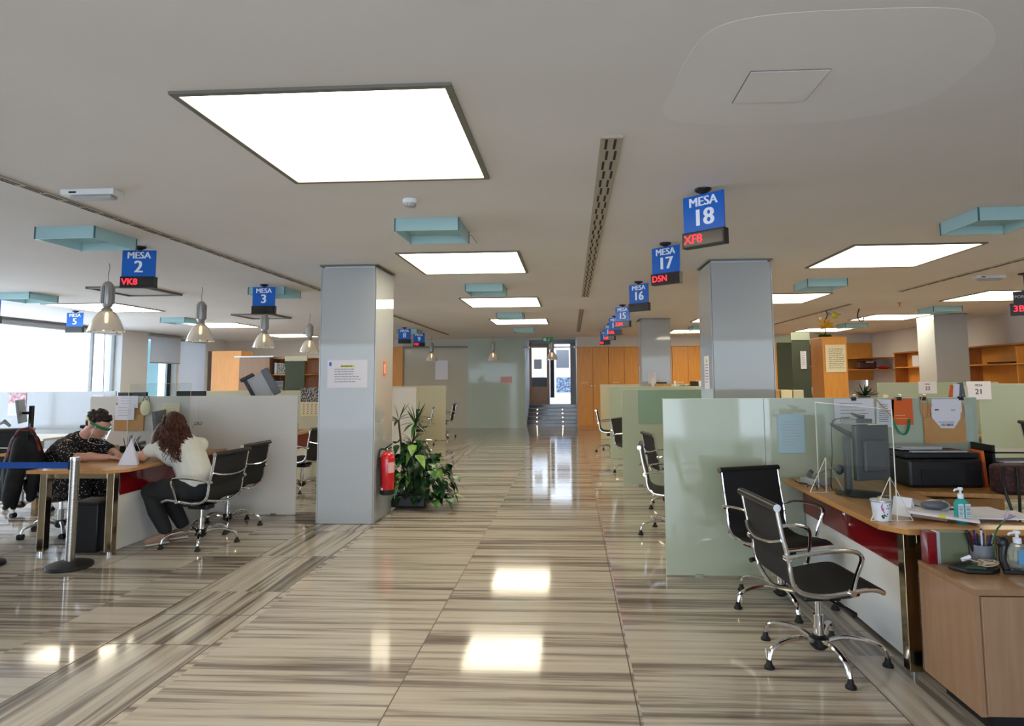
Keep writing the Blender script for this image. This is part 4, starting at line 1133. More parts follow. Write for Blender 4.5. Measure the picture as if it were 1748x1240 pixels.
# near end of the desk
t = thing('flower_pot_cup', 'white cup printed with pink flowers near the corner of the right desk', 'cup', (1.655, 3.64, ZT))
MB().lathe([(0.036, 0.0), (0.04, 0.01), (0.05, 0.105), (0.052, 0.108), (0.048, 0.108), (0.038, 0.012), (0, 0.012)], (1.655, 3.64, ZT), 28).build('cup_body', 'signwhite', t)
MB().lathe([(0.0525, 0.1), (0.054, 0.106), (0.0525, 0.111), (0.05, 0.111)], (1.655, 3.64, ZT), 28).build('rim', 'silver', t)
def decal(pts, mname):
    b = MB()
    for az, z, rr in pts:
        rad = 0.0372 + (z / 0.108) * 0.0128 + 0.001
        p = (1.655 + rad * math.sin(az), 3.64 - rad * math.cos(az), ZT + z)
        b.sphere(p, (rr, rr, rr * 1.2), 7, 5)
    b.build('print', mname, t)
M['pinkfl'] = mat('pink_flower_print', (186, 92, 136), 0.5)
decal([(-.35, .08, .005), (-.28, .068, .006), (-.2, .06, .005), (-.3, .09, .004), (-.12, .05, .004)], 'pinkfl')
decal([(-.3, .03, .006), (-.2, .024, .007), (-.05, .035, .005), (.15, .03, .004), (.3, .04, .004)], 'leaf')
decal([(.3, .085, .003), (.45, .07, .003), (.2, .07, .003), (.55, .09, .003)], 'ink')
t = thing('desk_calendar', 'small white tent calendar standing beside the floral cup', 'calendar', (1.84, 3.78, ZT))
c0 = Matrix.Translation((1.84, 3.78, ZT)) @ Matrix.Rotation(-0.9, 4, 'Z')
MB().prism([(-0.035, 0), (0.0, 0.095), (-0.003, 0.098), (-0.038, 0)], -0.05, 0.05, c0 @ Matrix.Rotation(PI / 2, 4, 'X') @ Matrix.Rotation(PI / 2, 4, 'Y')).build('leaf_front', 'paper', t, smooth=False)
MB().prism([(0.035, 0), (0.0, 0.095), (0.003, 0.098), (0.038, 0)], -0.05, 0.05, c0 @ Matrix.Rotation(PI / 2, 4, 'X') @ Matrix.Rotation(PI / 2, 4, 'Y')).build('leaf_back', 'paper', t, smooth=False)
t = thing('writing_tray', 'wooden tray holding white papers tilted on the right desk corner', 'tray', (1.98, 3.68, ZT))
m = Matrix.Translation((1.98, 3.66, ZT + 0.025)) @ Matrix.Rotation(-0.42, 4, 'Z') @ Matrix.Rotation(0.08, 4, 'Y')
MB().box(-0.14, -0.06, -0.02, 0.02, 0.05, 0.0, m).build('wooden_base', 'maple', t, smooth=False)
MB().box(-0.17, -0.09, 0.0, 0.16, 0.09, 0.012, m).build('paper_pad', 'paper', t, smooth=False)
MB().box(-0.02, -0.095, 0.002, 0.01, -0.085, 0.016, m).build('clip', 'yellow', t, smooth=False)
t = thing('tape_dispenser', 'dark rounded tape dispenser lying on the white pad', 'dispenser', (1.99, 3.76, ZT + 0.04))
MB().sphere((1.99, 3.74, ZT + 0.065), (0.075, 0.045, 0.028), 16, 10).build('housing', 'greyplastic', t)
MB().tube([(2.03, 3.715, ZT + 0.06), (2.03, 3.765, ZT + 0.06)], 0.028, 16).build('tape_roll', 'lightgrey', t)
t = thing('notepad', 'large pile of loose white papers behind the sanitiser bottle', 'papers', (2.35, 3.8, ZT))
MB().cbox((2.26, 3.83, ZT + 0.006), (0.32, 0.26, 0.01), 0.05).build('sheet_stack', 'paper', t, smooth=False)
MB().cbox((2.30, 3.72, ZT + 0.016), (0.30, 0.22, 0.008), -0.1).build('sheet_stack', 'paper', t, smooth=False)
t = thing('pencil_tray', 'long dark keyboard edge lying behind the tent calendar', 'keyboard', (2.0, 4.05, ZT))
MB().cbox((2.05, 4.06, ZT + 0.01), (0.14, 0.42, 0.018), 0.25).build('key_bed', 'black', t, smooth=False)

def pump_bottle(x, y, z, r, h, body, label, lab, scale_y=0.7):
    t = thing('pump_bottle', label, 'bottle', (x, y, z))
    MB().lathe([(r * 0.92, 0), (r, 0.012), (r, h * 0.72), (r * 0.8, h * 0.84), (r * 0.36, h * 0.93), (r * 0.3, h)], (x, y, z), 24, sy=scale_y).build('bottle_body', body, t)
    MB().lathe([(r * 0.38, h - 0.01), (r * 0.38, h + 0.012), (r * 0.16, h + 0.016), (r * 0.14, h + 0.034)], (x, y, z), 16).build('pump_collar', 'signwhite', t)
    MB().lathe([(r * 0.3, h + 0.032), (r * 0.36, h + 0.038), (r * 0.3, h + 0.046)], (x, y, z), 14).tube([(x, y, z + h + 0.04), (x - r * 0.9, y - 0.01, z + h + 0.036), (x - r * 1.05, y - 0.01, z + h + 0.028)], [0.006, 0.005, 0.004], 8).build('pump_head', 'signwhite', t)
    return t
t = pump_bottle(2.05, 3.60, ZT, 0.037, 0.135, 'sanblue', 'turquoise hand sanitiser bottle with a white pump on the right desk edge', None)
MB().box(2.05 - 0.03, 3.60 - 0.0285, ZT + 0.03, 2.05 - 0.004, 3.60 - 0.0255, ZT + 0.1).box(2.05 + 0.006, 3.60 - 0.0285, ZT + 0.03, 2.05 + 0.032, 3.60 - 0.0255, ZT + 0.1).build('label', 'label', t, smooth=False)
mb = MB()
for i in range(8):
    mb.box(2.05 - 0.027, 3.5710, ZT + 0.036 + i * 0.007, 2.05 - 0.009, 3.5713, ZT + 0.0385 + i * 0.007).box(2.05 + 0.009, 3.5710, ZT + 0.036 + i * 0.007, 2.05 + 0.03, 3.5713, ZT + 0.0385 + i * 0.007)
mb.build('print', 'ink', t, smooth=False)

# on the low cabinet (top z 0.61)
ZC = 0.61
t = pump_bottle(2.09, 3.24, ZC, 0.045, 0.13, 'sanclear', 'clear pump bottle with a blue label on the maple cabinet', None, 0.8)
MB().box(2.065, 3.2005, ZC + 0.03, 2.10, 3.2045, ZC + 0.095).build('label', 'labelblue', t, smooth=False)
t = thing('pencil_cup', 'grey plastic pencil cup full of pens on the maple cabinet', 'pencil cup', (2.0, 3.33, ZC))
MB().lathe([(0.05, 0), (0.052, 0.1), (0.048, 0.1), (0.046, 0.006), (0, 0.006)], (1.96, 3.30, ZC), 24).build('cup_body', 'greycup', t)
rnd = random.Random(8)
for i, mm in enumerate(('black', 'red', 'navy', 'ink', 'label', 'navy', 'maple', 'navy', 'silver')):
    a = rnd.uniform(0, 6.28); lean = rnd.uniform(0.02, 0.05)
    o = thing('pen', '%s leaning in the grey pencil cup, %s' % ({'black': 'thick black marker', 'red': 'red handled cutter', 'navy': 'dark blue pen', 'ink': 'charcoal pen', 'label': 'pale blue pen', 'maple': 'wooden pencil', 'silver': 'silver pen'}[mm], ['far left of the bunch', 'left of the blue pens', 'towards the left', 'at the back', 'in the middle', 'centre right', 'beside the pencil cup edge', 'rightmost', 'at the front'][i]), 'pen', (1.96, 3.30, ZC + 0.01))
    x1 = -0.045 + i * 0.011
    top_ = (1.96 + x1 * 1.6, 3.30 + rnd.uniform(-.02, .02), ZC + rnd.uniform(0.13, 0.17))
    MB().tube([(1.96 + x1 * 0.5, 3.30 + rnd.uniform(-.01, .01), ZC + 0.01), top_], 0.0045 if mm != 'black' else 0.009, 8).build('barrel', mm, o)
    MB().sphere(top_, 0.0055 if mm != 'black' else 0.011, 8, 6).build('cap', 'ink' if mm in ('navy', 'label') else mm, o)
t = thing('box_file', 'olive green box file standing behind the black tray', 'file box', (1.86, 3.36, ZC))
MB().box(1.775, 3.31, ZC + 0.001, 1.905, 3.365, ZC + 0.15).build('file_body', 'olive', t, smooth=False)
MB().box(1.76, 3.31, ZC + 0.001, 1.775, 3.365, ZC + 0.15).build('spine', 'silver', t, smooth=False)
t = thing('red_binder', 'dark red binder standing at the left end of the maple cabinet top', 'binder', (1.73, 3.35, ZC))
MB().box(1.715, 3.31, ZC + 0.001, 1.757, 3.37, ZC + 0.15).build('binder_cover', 'red', t, smooth=False)
t = thing('pen_tray', 'shallow glossy black dish on the maple cabinet', 'dish', (1.86, 3.21, ZC))
MB().prism([(-0.1, 0.03), (-0.06, -0.05), (0.05, -0.06), (0.11, -0.02), (0.09, 0.05), (-0.02, 0.07)], 0, 0.02, Matrix.Translation((1.86, 3.2, ZC + 0.001))).build('dish_body', 'black', t, bevel=0.006)
MB().prism([(-0.05, -0.03), (0.03, -0.045), (0.06, -0.01), (0.0, 0.03)], 0.02, 0.026, Matrix.Translation((1.86, 3.2, ZC + 0.001))).build('dish_lining', 'leafdark', t)
t = thing('cord_bundle', 'coiled beige cord lying over the black dish', 'cord', (1.92, 3.2, ZC + 0.02))
pts = []
for i in range(90):
    a = i * 0.42
    pts.append((1.925 + (0.035 + 0.012 * math.sin(i * 0.31)) * math.cos(a), 3.195 + (0.024 + 0.008 * math.cos(i * 0.23)) * math.sin(a), ZC + 0.032 + 0.006 * math.sin(i * 0.7) + 0.0002 * i))
MB().tube(pts, 0.0024, 5).build('coil', 'rope', t)
MB().tube(smoothpath([(1.9, 3.2, ZC + 0.035), (1.86, 3.23, ZC + 0.045), (1.83, 3.22, ZC + 0.045)], 4), 0.0024, 5).build('loose_end', 'rope', t)
MB().cyl((1.83, 3.235, ZC + 0.042), (1.87, 3.24, ZC + 0.055), 0.009, 12).build('white_tag', 'signwhite', t)
t = thing('desk_lamp_arm', 'folded black tape cutter beside the pencil cup on the cabinet', 'tool', (2.02, 3.2, ZC))
MB().prism([(-0.045, -0.02), (0.045, -0.03), (0.045, 0.0), (-0.02, 0.03)], 0, 0.018, Matrix.Translation((2.01, 3.17, ZC + 0.001))).build('foot', 'black', t, bevel=0.004)
MB().tube([(1.99, 3.17, ZC + 0.015), (1.985, 3.19, ZC + 0.06), (2.0, 3.2, ZC + 0.12)], [0.018, 0.014, 0.02], 10).build('arm', 'black', t)
MB().sphere((2.0, 3.2, ZC + 0.13), (0.028, 0.02, 0.03), 12, 8).build('head', 'black', t)
t = thing('fabric_flower', 'lilac artificial flower rising from the cabinet top', 'flower', (2.01, 3.24, ZC))
MB().tube(smoothpath([(1.99, 3.24, ZC + 0.01), (1.99, 3.24, ZC + 0.15), (2.01, 3.22, ZC + 0.21), (2.025, 3.21, ZC + 0.235)], 4), 0.004, 6).build('stem', 'leaf', t)
for a in range(6):
    d = V((0.6 + 0.5 * math.cos(a * 1.05), 0.5 * math.sin(a * 1.05) - 0.2, 0.5)).normalized()
    MB().tube([V((2.025, 3.21, ZC + 0.235)), V((2.025, 3.21, ZC + 0.235)) + d * 0.022, V((2.025, 3.21, ZC + 0.235)) + d * 0.045], [0.005, 0.011, 0.003], 7, flat=0.4).build('petal', 'purple', t)
t = thing('wooden_block', 'small pale wooden box behind the clear bottle on the cabinet', 'box', (2.08, 3.35, ZC))
MB().box(2.03, 3.31, ZC + 0.001, 2.12, 3.37, ZC + 0.05).build('box_body', 'mapleedge', t, smooth=False, bevel=0.003)

# ================================================================== LEFT DESK OBJECTS
t = thing('envelope', 'open kraft envelope hung on the glass behind the two women', 'envelope', (-5.08, 7.25, 0.95))
MB().box(-5.28, 7.235, 0.95, -4.93, 7.245, 1.13).build('pocket', 'kraft', t, smooth=False)
MB().box(-5.28, 7.247, 1.1, -4.93, 7.25, 1.27).build('back_sheet', 'kraft', t, smooth=False)
P('notice', 'upper white card above the kraft envelope behind the clerk', (-5.12, 7.228, 1.28), 0.24, 0.14, lines=3, seed=31)
P('notice', 'lower white card tucked into the kraft envelope behind the clerk', (-5.15, 7.222, 1.16), 0.23, 0.17, lines=4, seed=32)
t = thing('face_mask', 'pale face mask hanging by its loops from the glass partition top', 'mask', (-4.93, 7.24, 1.15))
MB().sphere((-4.915, 7.235, 1.21), (0.062, 0.01, 0.09), 16, 10).build('mask_pad', 'cream', t)
MB().tube(smoothpath([(-4.95, 7.236, 1.28), (-4.93, 7.235, 1.34), (-4.9, 7.235, 1.3), (-4.88, 7.235, 1.345), (-4.87, 7.236, 1.28)], 5), 0.003, 5).build('ear_loop', 'stem', t)
P('notice', 'pale sheet on the glass behind the left monitor', (-4.62, 7.25, 1.19), 0.22, 0.14, lines=3, seed=33, m='cream', inkm='lightgrey')
o = thing('spectacles', 'pair of dark spectacles hooked on the glass partition beside the curly haired woman', 'spectacles', (-4.3, 7.24, 1.0))
for k in (0, 1):
    MB().tube([(-4.3 + 0.045 * k + 0.018 * math.cos(a), 7.235, 1.03 + 0.016 * math.sin(a)) for a in [i * PI / 6 for i in range(12)]], 0.003, 5, closed=True).build('rim', 'black', o)
MB().tube([(-4.318, 7.235, 1.03), (-4.33, 7.2, 0.98)], 0.002, 5).build('temple', 'black', o)
t = thing('monitor', 'desktop monitor seen from its side between the two women', 'monitor', (-4.5, 6.95, ZT))
m = Matrix.Translation((-4.53, 6.95, ZT + 0.26)) @ Matrix.Rotation(math.radians(112), 4, 'Z') @ Matrix.Rotation(-0.12, 4, 'X')
MB().box(-0.26, -0.015, -0.17, 0.26, 0.025, 0.19, m).build('housing', 'greyplastic', t, smooth=False, bevel=0.006)
MB().box(-0.245, 0.025, -0.155, 0.245, 0.027, 0.175, m).build('screen', 'screen', t, smooth=False)
MB().tube([(-4.50, 6.93, ZT + 0.2), (-4.48, 6.93, ZT + 0.02)], 0.02, 10).build('stand', 'black', t)
MB().lathe([(0.11, 0), (0.11, 0.012), (0.03, 0.02)], (-4.48, 6.93, ZT), 24).build('stand_base', 'black', t)
t = thing('telephone', 'black desk telephone beside the left monitor', 'telephone', (-4.72, 7.02, ZT))
MB().prism([(-0.09, -0.09), (0.09, -0.09), (0.09, 0.09), (-0.09, 0.09)], 0, 0.05, Matrix.Translation((-4.75, 7.0, ZT)) @ Matrix.Rotation(0.4, 4, 'Z')).build('base', 'black', t, bevel=0.01)
MB().tube([(-4.83, 6.93, ZT + 0.06), (-4.77, 6.92, ZT + 0.085), (-4.69, 6.92, ZT + 0.1)], [0.022, 0.014, 0.022], 8).build('handset', 'greyplastic', t)
t = thing('mug', 'cream mug with a handle on the left desk before the clerk', 'mug', (-4.95, 6.72, ZT))
MB().lathe([(0.036, 0), (0.042, 0.006), (0.042, 0.09), (0.038, 0.09), (0.037, 0.01), (0, 0.01)], (-4.93, 6.78, ZT), 24).build('mug_body', 'vest', t)
MB().tube([(-4.97, 6.77, ZT + 0.07), (-5.0, 6.765, ZT + 0.065), (-5.005, 6.763, ZT + 0.045), (-4.995, 6.765, ZT + 0.025), (-4.968, 6.77, ZT + 0.02)], 0.006, 8).build('handle', 'vest', t)
t = thing('pen_holder', 'dark wire caddy bristling with pens on the left desk', 'pen holder', (-4.82, 6.85, ZT))
MB().box(-4.92, 6.84, ZT, -4.76, 6.96, ZT + 0.07).build('caddy', 'black', t, smooth=False, bevel=0.004)
for i in range(7):
    x = -4.9 + i * 0.02
    o = MB().tube([(x, 6.9, ZT + 0.069), (x - 0.02 + 0.012 * i, 6.9 + 0.01 * (i % 3), ZT + 0.15 + 0.012 * (i % 4))], 0.004, 6).build('pen', 'ink' if i % 2 else 'navy')
    tag(o, 'dark pen standing in the wire caddy on the left desk', 'pen', 'pens in the wire caddy on the left desk')
t = thing('paper_stack', 'loose papers beside the pen caddy on the left desk', 'papers', (-4.7, 6.7, ZT))
MB().cbox((-4.68, 6.75, ZT + 0.008), (0.16, 0.2, 0.012), 0.3).build('sheet_stack', 'cream', t, smooth=False)
t = thing('table_tent', 'folded white paper tent standing at the edge of the left desk', 'card', (-4.15, 5.95, ZT))
a, b, c, d_ = V((-4.21, 5.84, ZT)), V((-4.02, 5.84, ZT)), V((-4.08, 5.96, ZT)), V((-4.12, 5.89, ZT + 0.24))
MB().add([a, b, d_, a + V((0, 0.004, 0)), b + V((0, 0.004, 0)), d_ + V((0, 0.004, 0))], [(0, 1, 2), (5, 4, 3), (0, 3, 4, 1), (1, 4, 5, 2), (2, 5, 3, 0)]).build('front_leaf', 'paper', t, smooth=False)
MB().add([b, c, d_, b + V((-0.004, 0, 0)), c + V((-0.004, 0, 0)), d_ + V((-0.004, 0, 0))], [(0, 1, 2), (5, 4, 3), (0, 3, 4, 1), (1, 4, 5, 2), (2, 5, 3, 0)]).build('side_leaf', 'paper', t, smooth=False)

# ================================================================== FIRE EXTINGUISHER (hung on the pillar side)
t = thing('fire_extinguisher', 'red fire extinguisher hung on the side of the left pillar', 'fire extinguisher', (-2.0, 7.0, 0.3))
ex, ey = -2.0, 6.98
MB().lathe([(0.07, 0.32), (0.078, 0.335), (0.078, 0.665), (0.07, 0.7), (0.045, 0.728), (0.022, 0.74)], (ex, ey, 0), 28).build('cylinder', 'redpaint', t)
MB().lathe([(0.066, 0.285), (0.079, 0.295), (0.08, 0.338), (0.078, 0.34)], (ex, ey, 0), 28).build('boot', 'rubber', t)
MB().lathe([(0.02, 0.738), (0.024, 0.745), (0.022, 0.775), (0.012, 0.78)], (ex, ey, 0), 14).build('valve', 'bronze', t)
MB().tube([(ex - 0.02, ey, 0.775), (ex + 0.02, ey - 0.01, 0.80), (ex + 0.06, ey - 0.03, 0.83)], [0.012, 0.011, 0.009], 8, flat=0.6).tube([(ex, ey, 0.77), (ex + 0.05, ey - 0.02, 0.785)], 0.008, 7, flat=0.6).build('lever', 'black', t)
MB().tube(smoothpath([(ex - 0.015, ey - 0.01, 0.765), (ex - 0.07, ey - 0.04, 0.76), (ex - 0.075, ey - 0.06, 0.66), (ex - 0.055, ey - 0.072, 0.5), (ex - 0.05, ey - 0.07, 0.38)], 5), 0.01, 8).build('hose', 'rubber', t)
MB().sphere((ex - 0.035, ey - 0.078, 0.35), (0.013, 0.006, 0.013), 10, 6).build('wire_seal', 'silver', t)
l_ = MB()
for k in range(9):
    a0, a1 = -1.2 + k * 0.13, -1.2 + (k + 1) * 0.13
    l_.add([(ex + 0.0787 * math.cos(a0), ey + 0.0787 * math.sin(a0), 0.52), (ex + 0.0787 * math.cos(a1), ey + 0.0787 * math.sin(a1), 0.52), (ex + 0.0787 * math.cos(a1), ey + 0.0787 * math.sin(a1), 0.63), (ex + 0.0787 * math.cos(a0), ey + 0.0787 * math.sin(a0), 0.63)], [(0, 1, 2, 3)])
l_.build('label', 'pink', t)
MB().box(-2.099, 6.94, 0.6, -2.07, 7.02, 0.68).build('wall_bracket', 'black', t, smooth=False)

# ================================================================== BACKGROUND RIGHT: CUPBOARDS, SHELVES
# orange cupboards, each pair of doors one unit
i = 0
x = 0.17
names = ['first', 'second', 'third', 'fourth', 'fifth', 'sixth', 'seventh', 'eighth']
while x < 7.7:
    w2 = 0.955
    t = thing('cupboard', 'tall amber wood double cupboard on the back wall, %s from the stair opening' % names[i], 'cupboard', (x + w2 / 2, 19.8, 0), 0, 'amber cupboards along the back wall')
    MB().box(x + 0.004, 19.68, 0.0, x + w2 - 0.004, 20.05, 2.455).build('carcass', 'amber', t, smooth=False)
    for k in (0, 1):
        a = x + 0.006 + k * w2 / 2
        d_ = MB().box(a, 19.655, 0.06, a + w2 / 2 - 0.012, 19.68, 2.445).build('door', 'amber', t, smooth=False, bevel=0.003)
        kx = a + (w2 / 2 - 0.05 if k == 0 else 0.035)
        MB().cyl((kx, 19.655, 1.28), (kx, 19.635, 1.28), 0.02, 10).build('knob', 'signwhite', d_)
    if i in (0, 1, 3):
        mb = MB(); q = x + 0.13
        for j in range(4):
            mb.box(q + j * 0.05, 19.652, 1.36, q + j * 0.05 + 0.04, 19.6545, 1.385)
        mb.build('name_plate', 'cream', t, smooth=False)
    x += w2; i += 1

# green glass screens with frosted top band
def glass_post(x0, x1, y, h, label, note=False):
    t = thing('glass_screen', label, 'screen', ((x0 + x1) / 2, y, 0))
    MB().box(x0, y, 0.01, x1, y + 0.012, h - 0.12).build('glass', 'darkglass', t, smooth=False)
    MB().box(x0 - 0.004, y - 0.004, h - 0.12, x1 + 0.004, y + 0.016, h).build('frosted_band', 'pglass', t, smooth=False)
    MB().box(x0, y - 0.01, 0, x1, y + 0.022, 0.02).build('foot_rail', 'brushed', t, smooth=False)
glass_post(3.52, 3.80, 10.5, 2.22, 'tall dark green glass screen carrying a narrow notice, right of the MESA 18 pillar')
glass_post(4.0, 4.32, 12.8, 2.3, 'second tall green glass screen behind the first, right of the MESA 18 pillar')
P('notice', 'narrow white notice on the tall dark green glass screen', (3.69, 10.49, 1.78), 0.09, 0.28, lines=8, seed=41, top=0.95)

t = thing('tall_cabinet', 'tall amber wood cabinet end carrying the handwritten poster', 'cabinet', (4.8, 12.3, 0))
MB().box(4.575, 12.0, 0.0, 5.0, 12.02, 2.21).build('end_panel', 'amber', t, smooth=False)
MB().box(4.575, 12.02, 0, 5.0, 12.6, 2.21).build('body', 'brownwood', t, smooth=False)
MB().box(4.56, 11.99, 2.21, 5.01, 12.62, 2.235).build('cabinet_top', 'amber', t, smooth=False)
t = P('poster', 'cream poster of black handwriting on the tall amber cabinet', (4.79, 11.985, 1.84), 0.36, 0.5, m='cream', cat='poster')
rnd = random.Random(12)
mb = MB()
for r_ in range(10):
    z = 0.17 - r_ * 0.038
    x = -0.12
    while x < 0.12:
        l = rnd.uniform(0.02, 0.06)
        pts = [(x + l * q / 5, -0.003, z + rnd.uniform(-0.009, 0.012)) for q in range(6)]
        mb.tube(pts, 0.0028, 4); x += l + 0.012
mb.build_local('handwriting', 'ink', t)
t = thing('flower_arrangement', 'golden artificial orchid arrangement on top of the tall amber cabinet', 'flowers', (4.7, 12.2, 2.235))
MB().lathe([(0.1, 0), (0.12, 0.03), (0.1, 0.05)], (4.7, 12.2, 2.235), 16).build('bowl', 'leafdark', t)
rnd = random.Random(3)
for k in range(34):
    a = rnd.uniform(0, 6.28); e = rnd.uniform(-0.2, 1.3)
    d = V((math.cos(a) * math.cos(e), math.sin(a) * math.cos(e) * 0.5, math.sin(e)))
    c = V((4.72, 12.2, 2.42))
    MB().tube([c, c + d * 0.08, c + d * rnd.uniform(0.14, 0.23)], [0.014, 0.024, 0.003], 6, flat=0.5).build('petal', 'goldflower', t)
for k in range(8):
    a = rnd.uniform(0, 6.28); c = V((4.7, 12.2, 2.27)); d = V((math.cos(a), math.sin(a) * 0.5, 0.25))
    MB().tube([c, c + d * 0.1, c + d * 0.2], [0.012, 0.018, 0.003], 6, flat=0.3).build('leaf', 'leaf2', t)
MB().tube(smoothpath([(4.72, 12.2, 2.3), (4.7, 12.2, 2.5), (4.76, 12.2, 2.65), (4.73, 12.2, 2.74)], 4), 0.01, 6).build('stem', 'leafdark', t)
MB().sphere((4.86, 12.1, 2.64), 0.06, 14, 10).build('round_bloom', 'yellowball', t)
MB().sphere((4.6, 12.1, 2.58), 0.035, 10, 7).build('small_bloom', 'cream', t)

# open shelf seen between glass screen and tall cabinet
t = thing('open_shelf', 'brown open shelf unit between the green glass and the poster cabinet', 'shelf', (5.3, 14.2, 0))
MB().box(4.9, 14.3, 0, 5.6, 14.32, 2.2).build('back_panel', 'brownwood', t, smooth=False)
MB().box(4.88, 13.95, 0, 4.9, 14.32, 2.2).build('side_panel', 'brownwood', t, smooth=False)
for z in (0.1, 0.6, 1.1, 1.72, 2.18):
    MB().box(4.9, 13.95, z, 5.6, 14.3, z + 0.025).build('shelf_board', 'amber', t, smooth=False)
t = thing('box_file', 'brown archive box on the open shelf beside the poster cabinet', 'box', (5.15, 14.1, 1.745))
MB().box(5.02, 14.0, 1.746, 5.28, 14.25, 2.06).build('box_body', 'stem', t, smooth=False)
t = thing('bottle', 'green bottle on the open shelf beside the poster cabinet', 'bottle', (5.35, 13.98, 1.125))
MB().lathe([(0.05, 0), (0.055, 0.02), (0.055, 0.2), (0.02, 0.28), (0.018, 0.36)], (5.35, 14.05, 1.126), 16).build('bottle_body', 'teabottle', t)
MB().lathe([(0.02, 0.34), (0.02, 0.4)], (5.35, 14.05, 1.126), 12).build('cap', 'black', t)
t = thing('paper_bundle', 'crumpled white bundle on the open shelf beside the green bottle', 'bundle', (5.12, 14.05, 1.126))
MB().sphere((5.12, 14.08, 1.21), (0.1, 0.07, 0.085), 9, 6).build('bundle_body', 'paper', t, smooth=False)

def bookcase(y0, y1, label, shelves=(0.45, 0.9, 1.32, 1.72), h=2.1, dividers=()):
    x0 = XR - 0.36
    t = thing('bookcase', label, 'bookcase', (XR - 0.18, (y0 + y1) / 2, 0))
    MB().box(XR - 0.03, y0, 0, XR - 0.005, y1, h).build('back_panel', 'amber', t, smooth=False)
    for y in (y0, y1 - 0.03):
        MB().box(x0, y, 0, XR - 0.03, y + 0.03, h).build('side_panel', 'brownwood', t, smooth=False)
    for y in dividers:
        MB().box(x0 + 0.02, y, 0, XR - 0.03, y + 0.025, h - 0.03).build('divider', 'amber', t, smooth=False)
    for z in (0.05,) + shelves:
        MB().box(x0 + 0.01, y0 + 0.03, z, XR - 0.03, y1 - 0.03, z + 0.025).build('shelf_board', 'amber', t, smooth=False)
    MB().box(x0 - 0.02, y0 - 0.02, h, XR - 0.005, y1 + 0.02, h + 0.03).build('top_board', 'brownwood', t, smooth=False)
bookcase(9.5, 14.5, 'long amber bookcase along the right wall', dividers=(12.9, 11.2))
bookcase(15.0, 17.6, 'amber bookcase on the right wall behind the far right pillar', dividers=(16.2,))
for k, (mm, w_, la) in enumerate((('paper', 0.3, 'wide white box file'), ('lightgrey', 0.07, 'grey binder'), ('paper', 0.09, 'thin white binder'), ('black', 0.06, 'black binder'), ('cream', 0.2, 'cream box file'))):
    y = 16.75 - sum((0.3, 0.07, 0.09, 0.06, 0.2)[:k]) - 0.012 * k
    t = thing('binder', '%s in the bookcase behind the far right pillar' % la, 'binder', (XR - 0.2, y, 1.745))
    MB().box(XR - 0.33, y - w_, 1.746, XR - 0.08, y, 2.02).build('binder_cover', mm, t, smooth=False, bevel=0.004)
for k in range(7):
    t = thing('paper_bundle', '%s flat dark bundle of documents stacked in the right wall bookcase' % ['lowest', 'second lowest', 'third', 'middle', 'fifth', 'sixth', 'topmost'][k], 'bundle', (XR - 0.2, 12.4, 1.35 + 0.05 * k))
    MB().cbox((XR - 0.2, 12.35, 1.37 + 0.05 * k), (0.26, 0.65, 0.042), 0.08 * (k % 3 - 1)).build('sheet_stack', 'stem' if k % 2 else 'kraft', t, smooth=False)
t = thing('paper_bundle', 'thin loose sheets on the upper shelf of the right wall bookcase', 'papers', (XR - 0.2, 13.5, 1.746))
MB().cbox((XR - 0.2, 13.5, 1.765), (0.24, 0.6, 0.035), 0.1).build('sheet_stack', 'stem', t, smooth=False)

# wall shelf with bag
t = thing('wall_shelf', 'amber wall board with two deep shelves in the far right corner', 'shelf', (8.3, 19.4, 1.6))
MB().box(7.85, 19.60, 1.4, 8.88, 19.64, 2.5).build('back_board', 'amber', t, smooth=False)
MB().box(7.85, 18.2, 2.0, 8.89, 19.6, 2.03).build('shelf_board', 'brownwood', t, smooth=False)
MB().box(7.85, 18.2, 1.68, 8.89, 19.6, 1.71).build('shelf_board', 'brownwood', t, smooth=False)
t = thing('handbag', 'dark patterned bag on the lower corner shelf', 'bag', (8.2, 18.5, 1.71))
MB().prism([(7.95, 18.35), (8.45, 18.35), (8.4, 18.65), (8.0, 18.65)], 1.712, 1.93).build('bag_body', 'wick', t, bevel=0.04)
MB().box(8.15, 18.34, 1.88, 8.35, 18.348, 1.92).build('tag', 'lightgrey', t, smooth=False)
t = thing('cloth_bundle', 'red folded cloths beside the bag on the lower corner shelf', 'cloth', (8.65, 18.5, 1.71))
MB().sphere((8.65, 18.45, 1.745), (0.17, 0.12, 0.04), 14, 8).build('cloth', 'redpaint', t)

# low cupboard behind the MESA 18 pillar with boxes
t = thing('low_cupboard', 'low cupboard behind the nearest right partition carrying file boxes', 'cupboard', (3.2, 8.7, 0))
MB().box(2.36, 8.5, 0.08, 4.3, 8.95, 1.13).build('carcass', 'mapleedge', t, smooth=False)
MB().box(2.34, 8.48, 1.13, 4.32, 8.97, 1.155).build('top_board', 'amber', t, smooth=False)
for k in range(4):
    MB().box(2.37 + k * 0.48, 8.48, 0.1, 2.84 + k * 0.48, 8.5, 1.12).build('door', 'mapleedge', t, smooth=False, bevel=0.002)
MB().box(2.4, 8.55, 0, 4.26, 8.9, 0.08).build('plinth', 'black', t, smooth=False)
for x0, x1, mm, la in ((2.38, 2.68, 'kraft', 'brown cardboard box on the low cupboard beside the right pillar'), (2.7, 2.84, 'cream', 'beige file box on the low cupboard'), (2.855, 2.985, 'pglassc', 'pale yellow file box on the low cupboard')):
    t = thing('file_box', la, 'box', ((x0 + x1) / 2, 8.65, 1.156))
    MB().box(x0, 8.53, 1.157, x1, 8.8, 1.345).build('box_body', mm, t, smooth=False, bevel=0.004)
    MB().box(x0 + 0.03, 8.5285, 1.2, x1 - 0.03, 8.5299, 1.24).build('spine_label', 'paper', t, smooth=False)
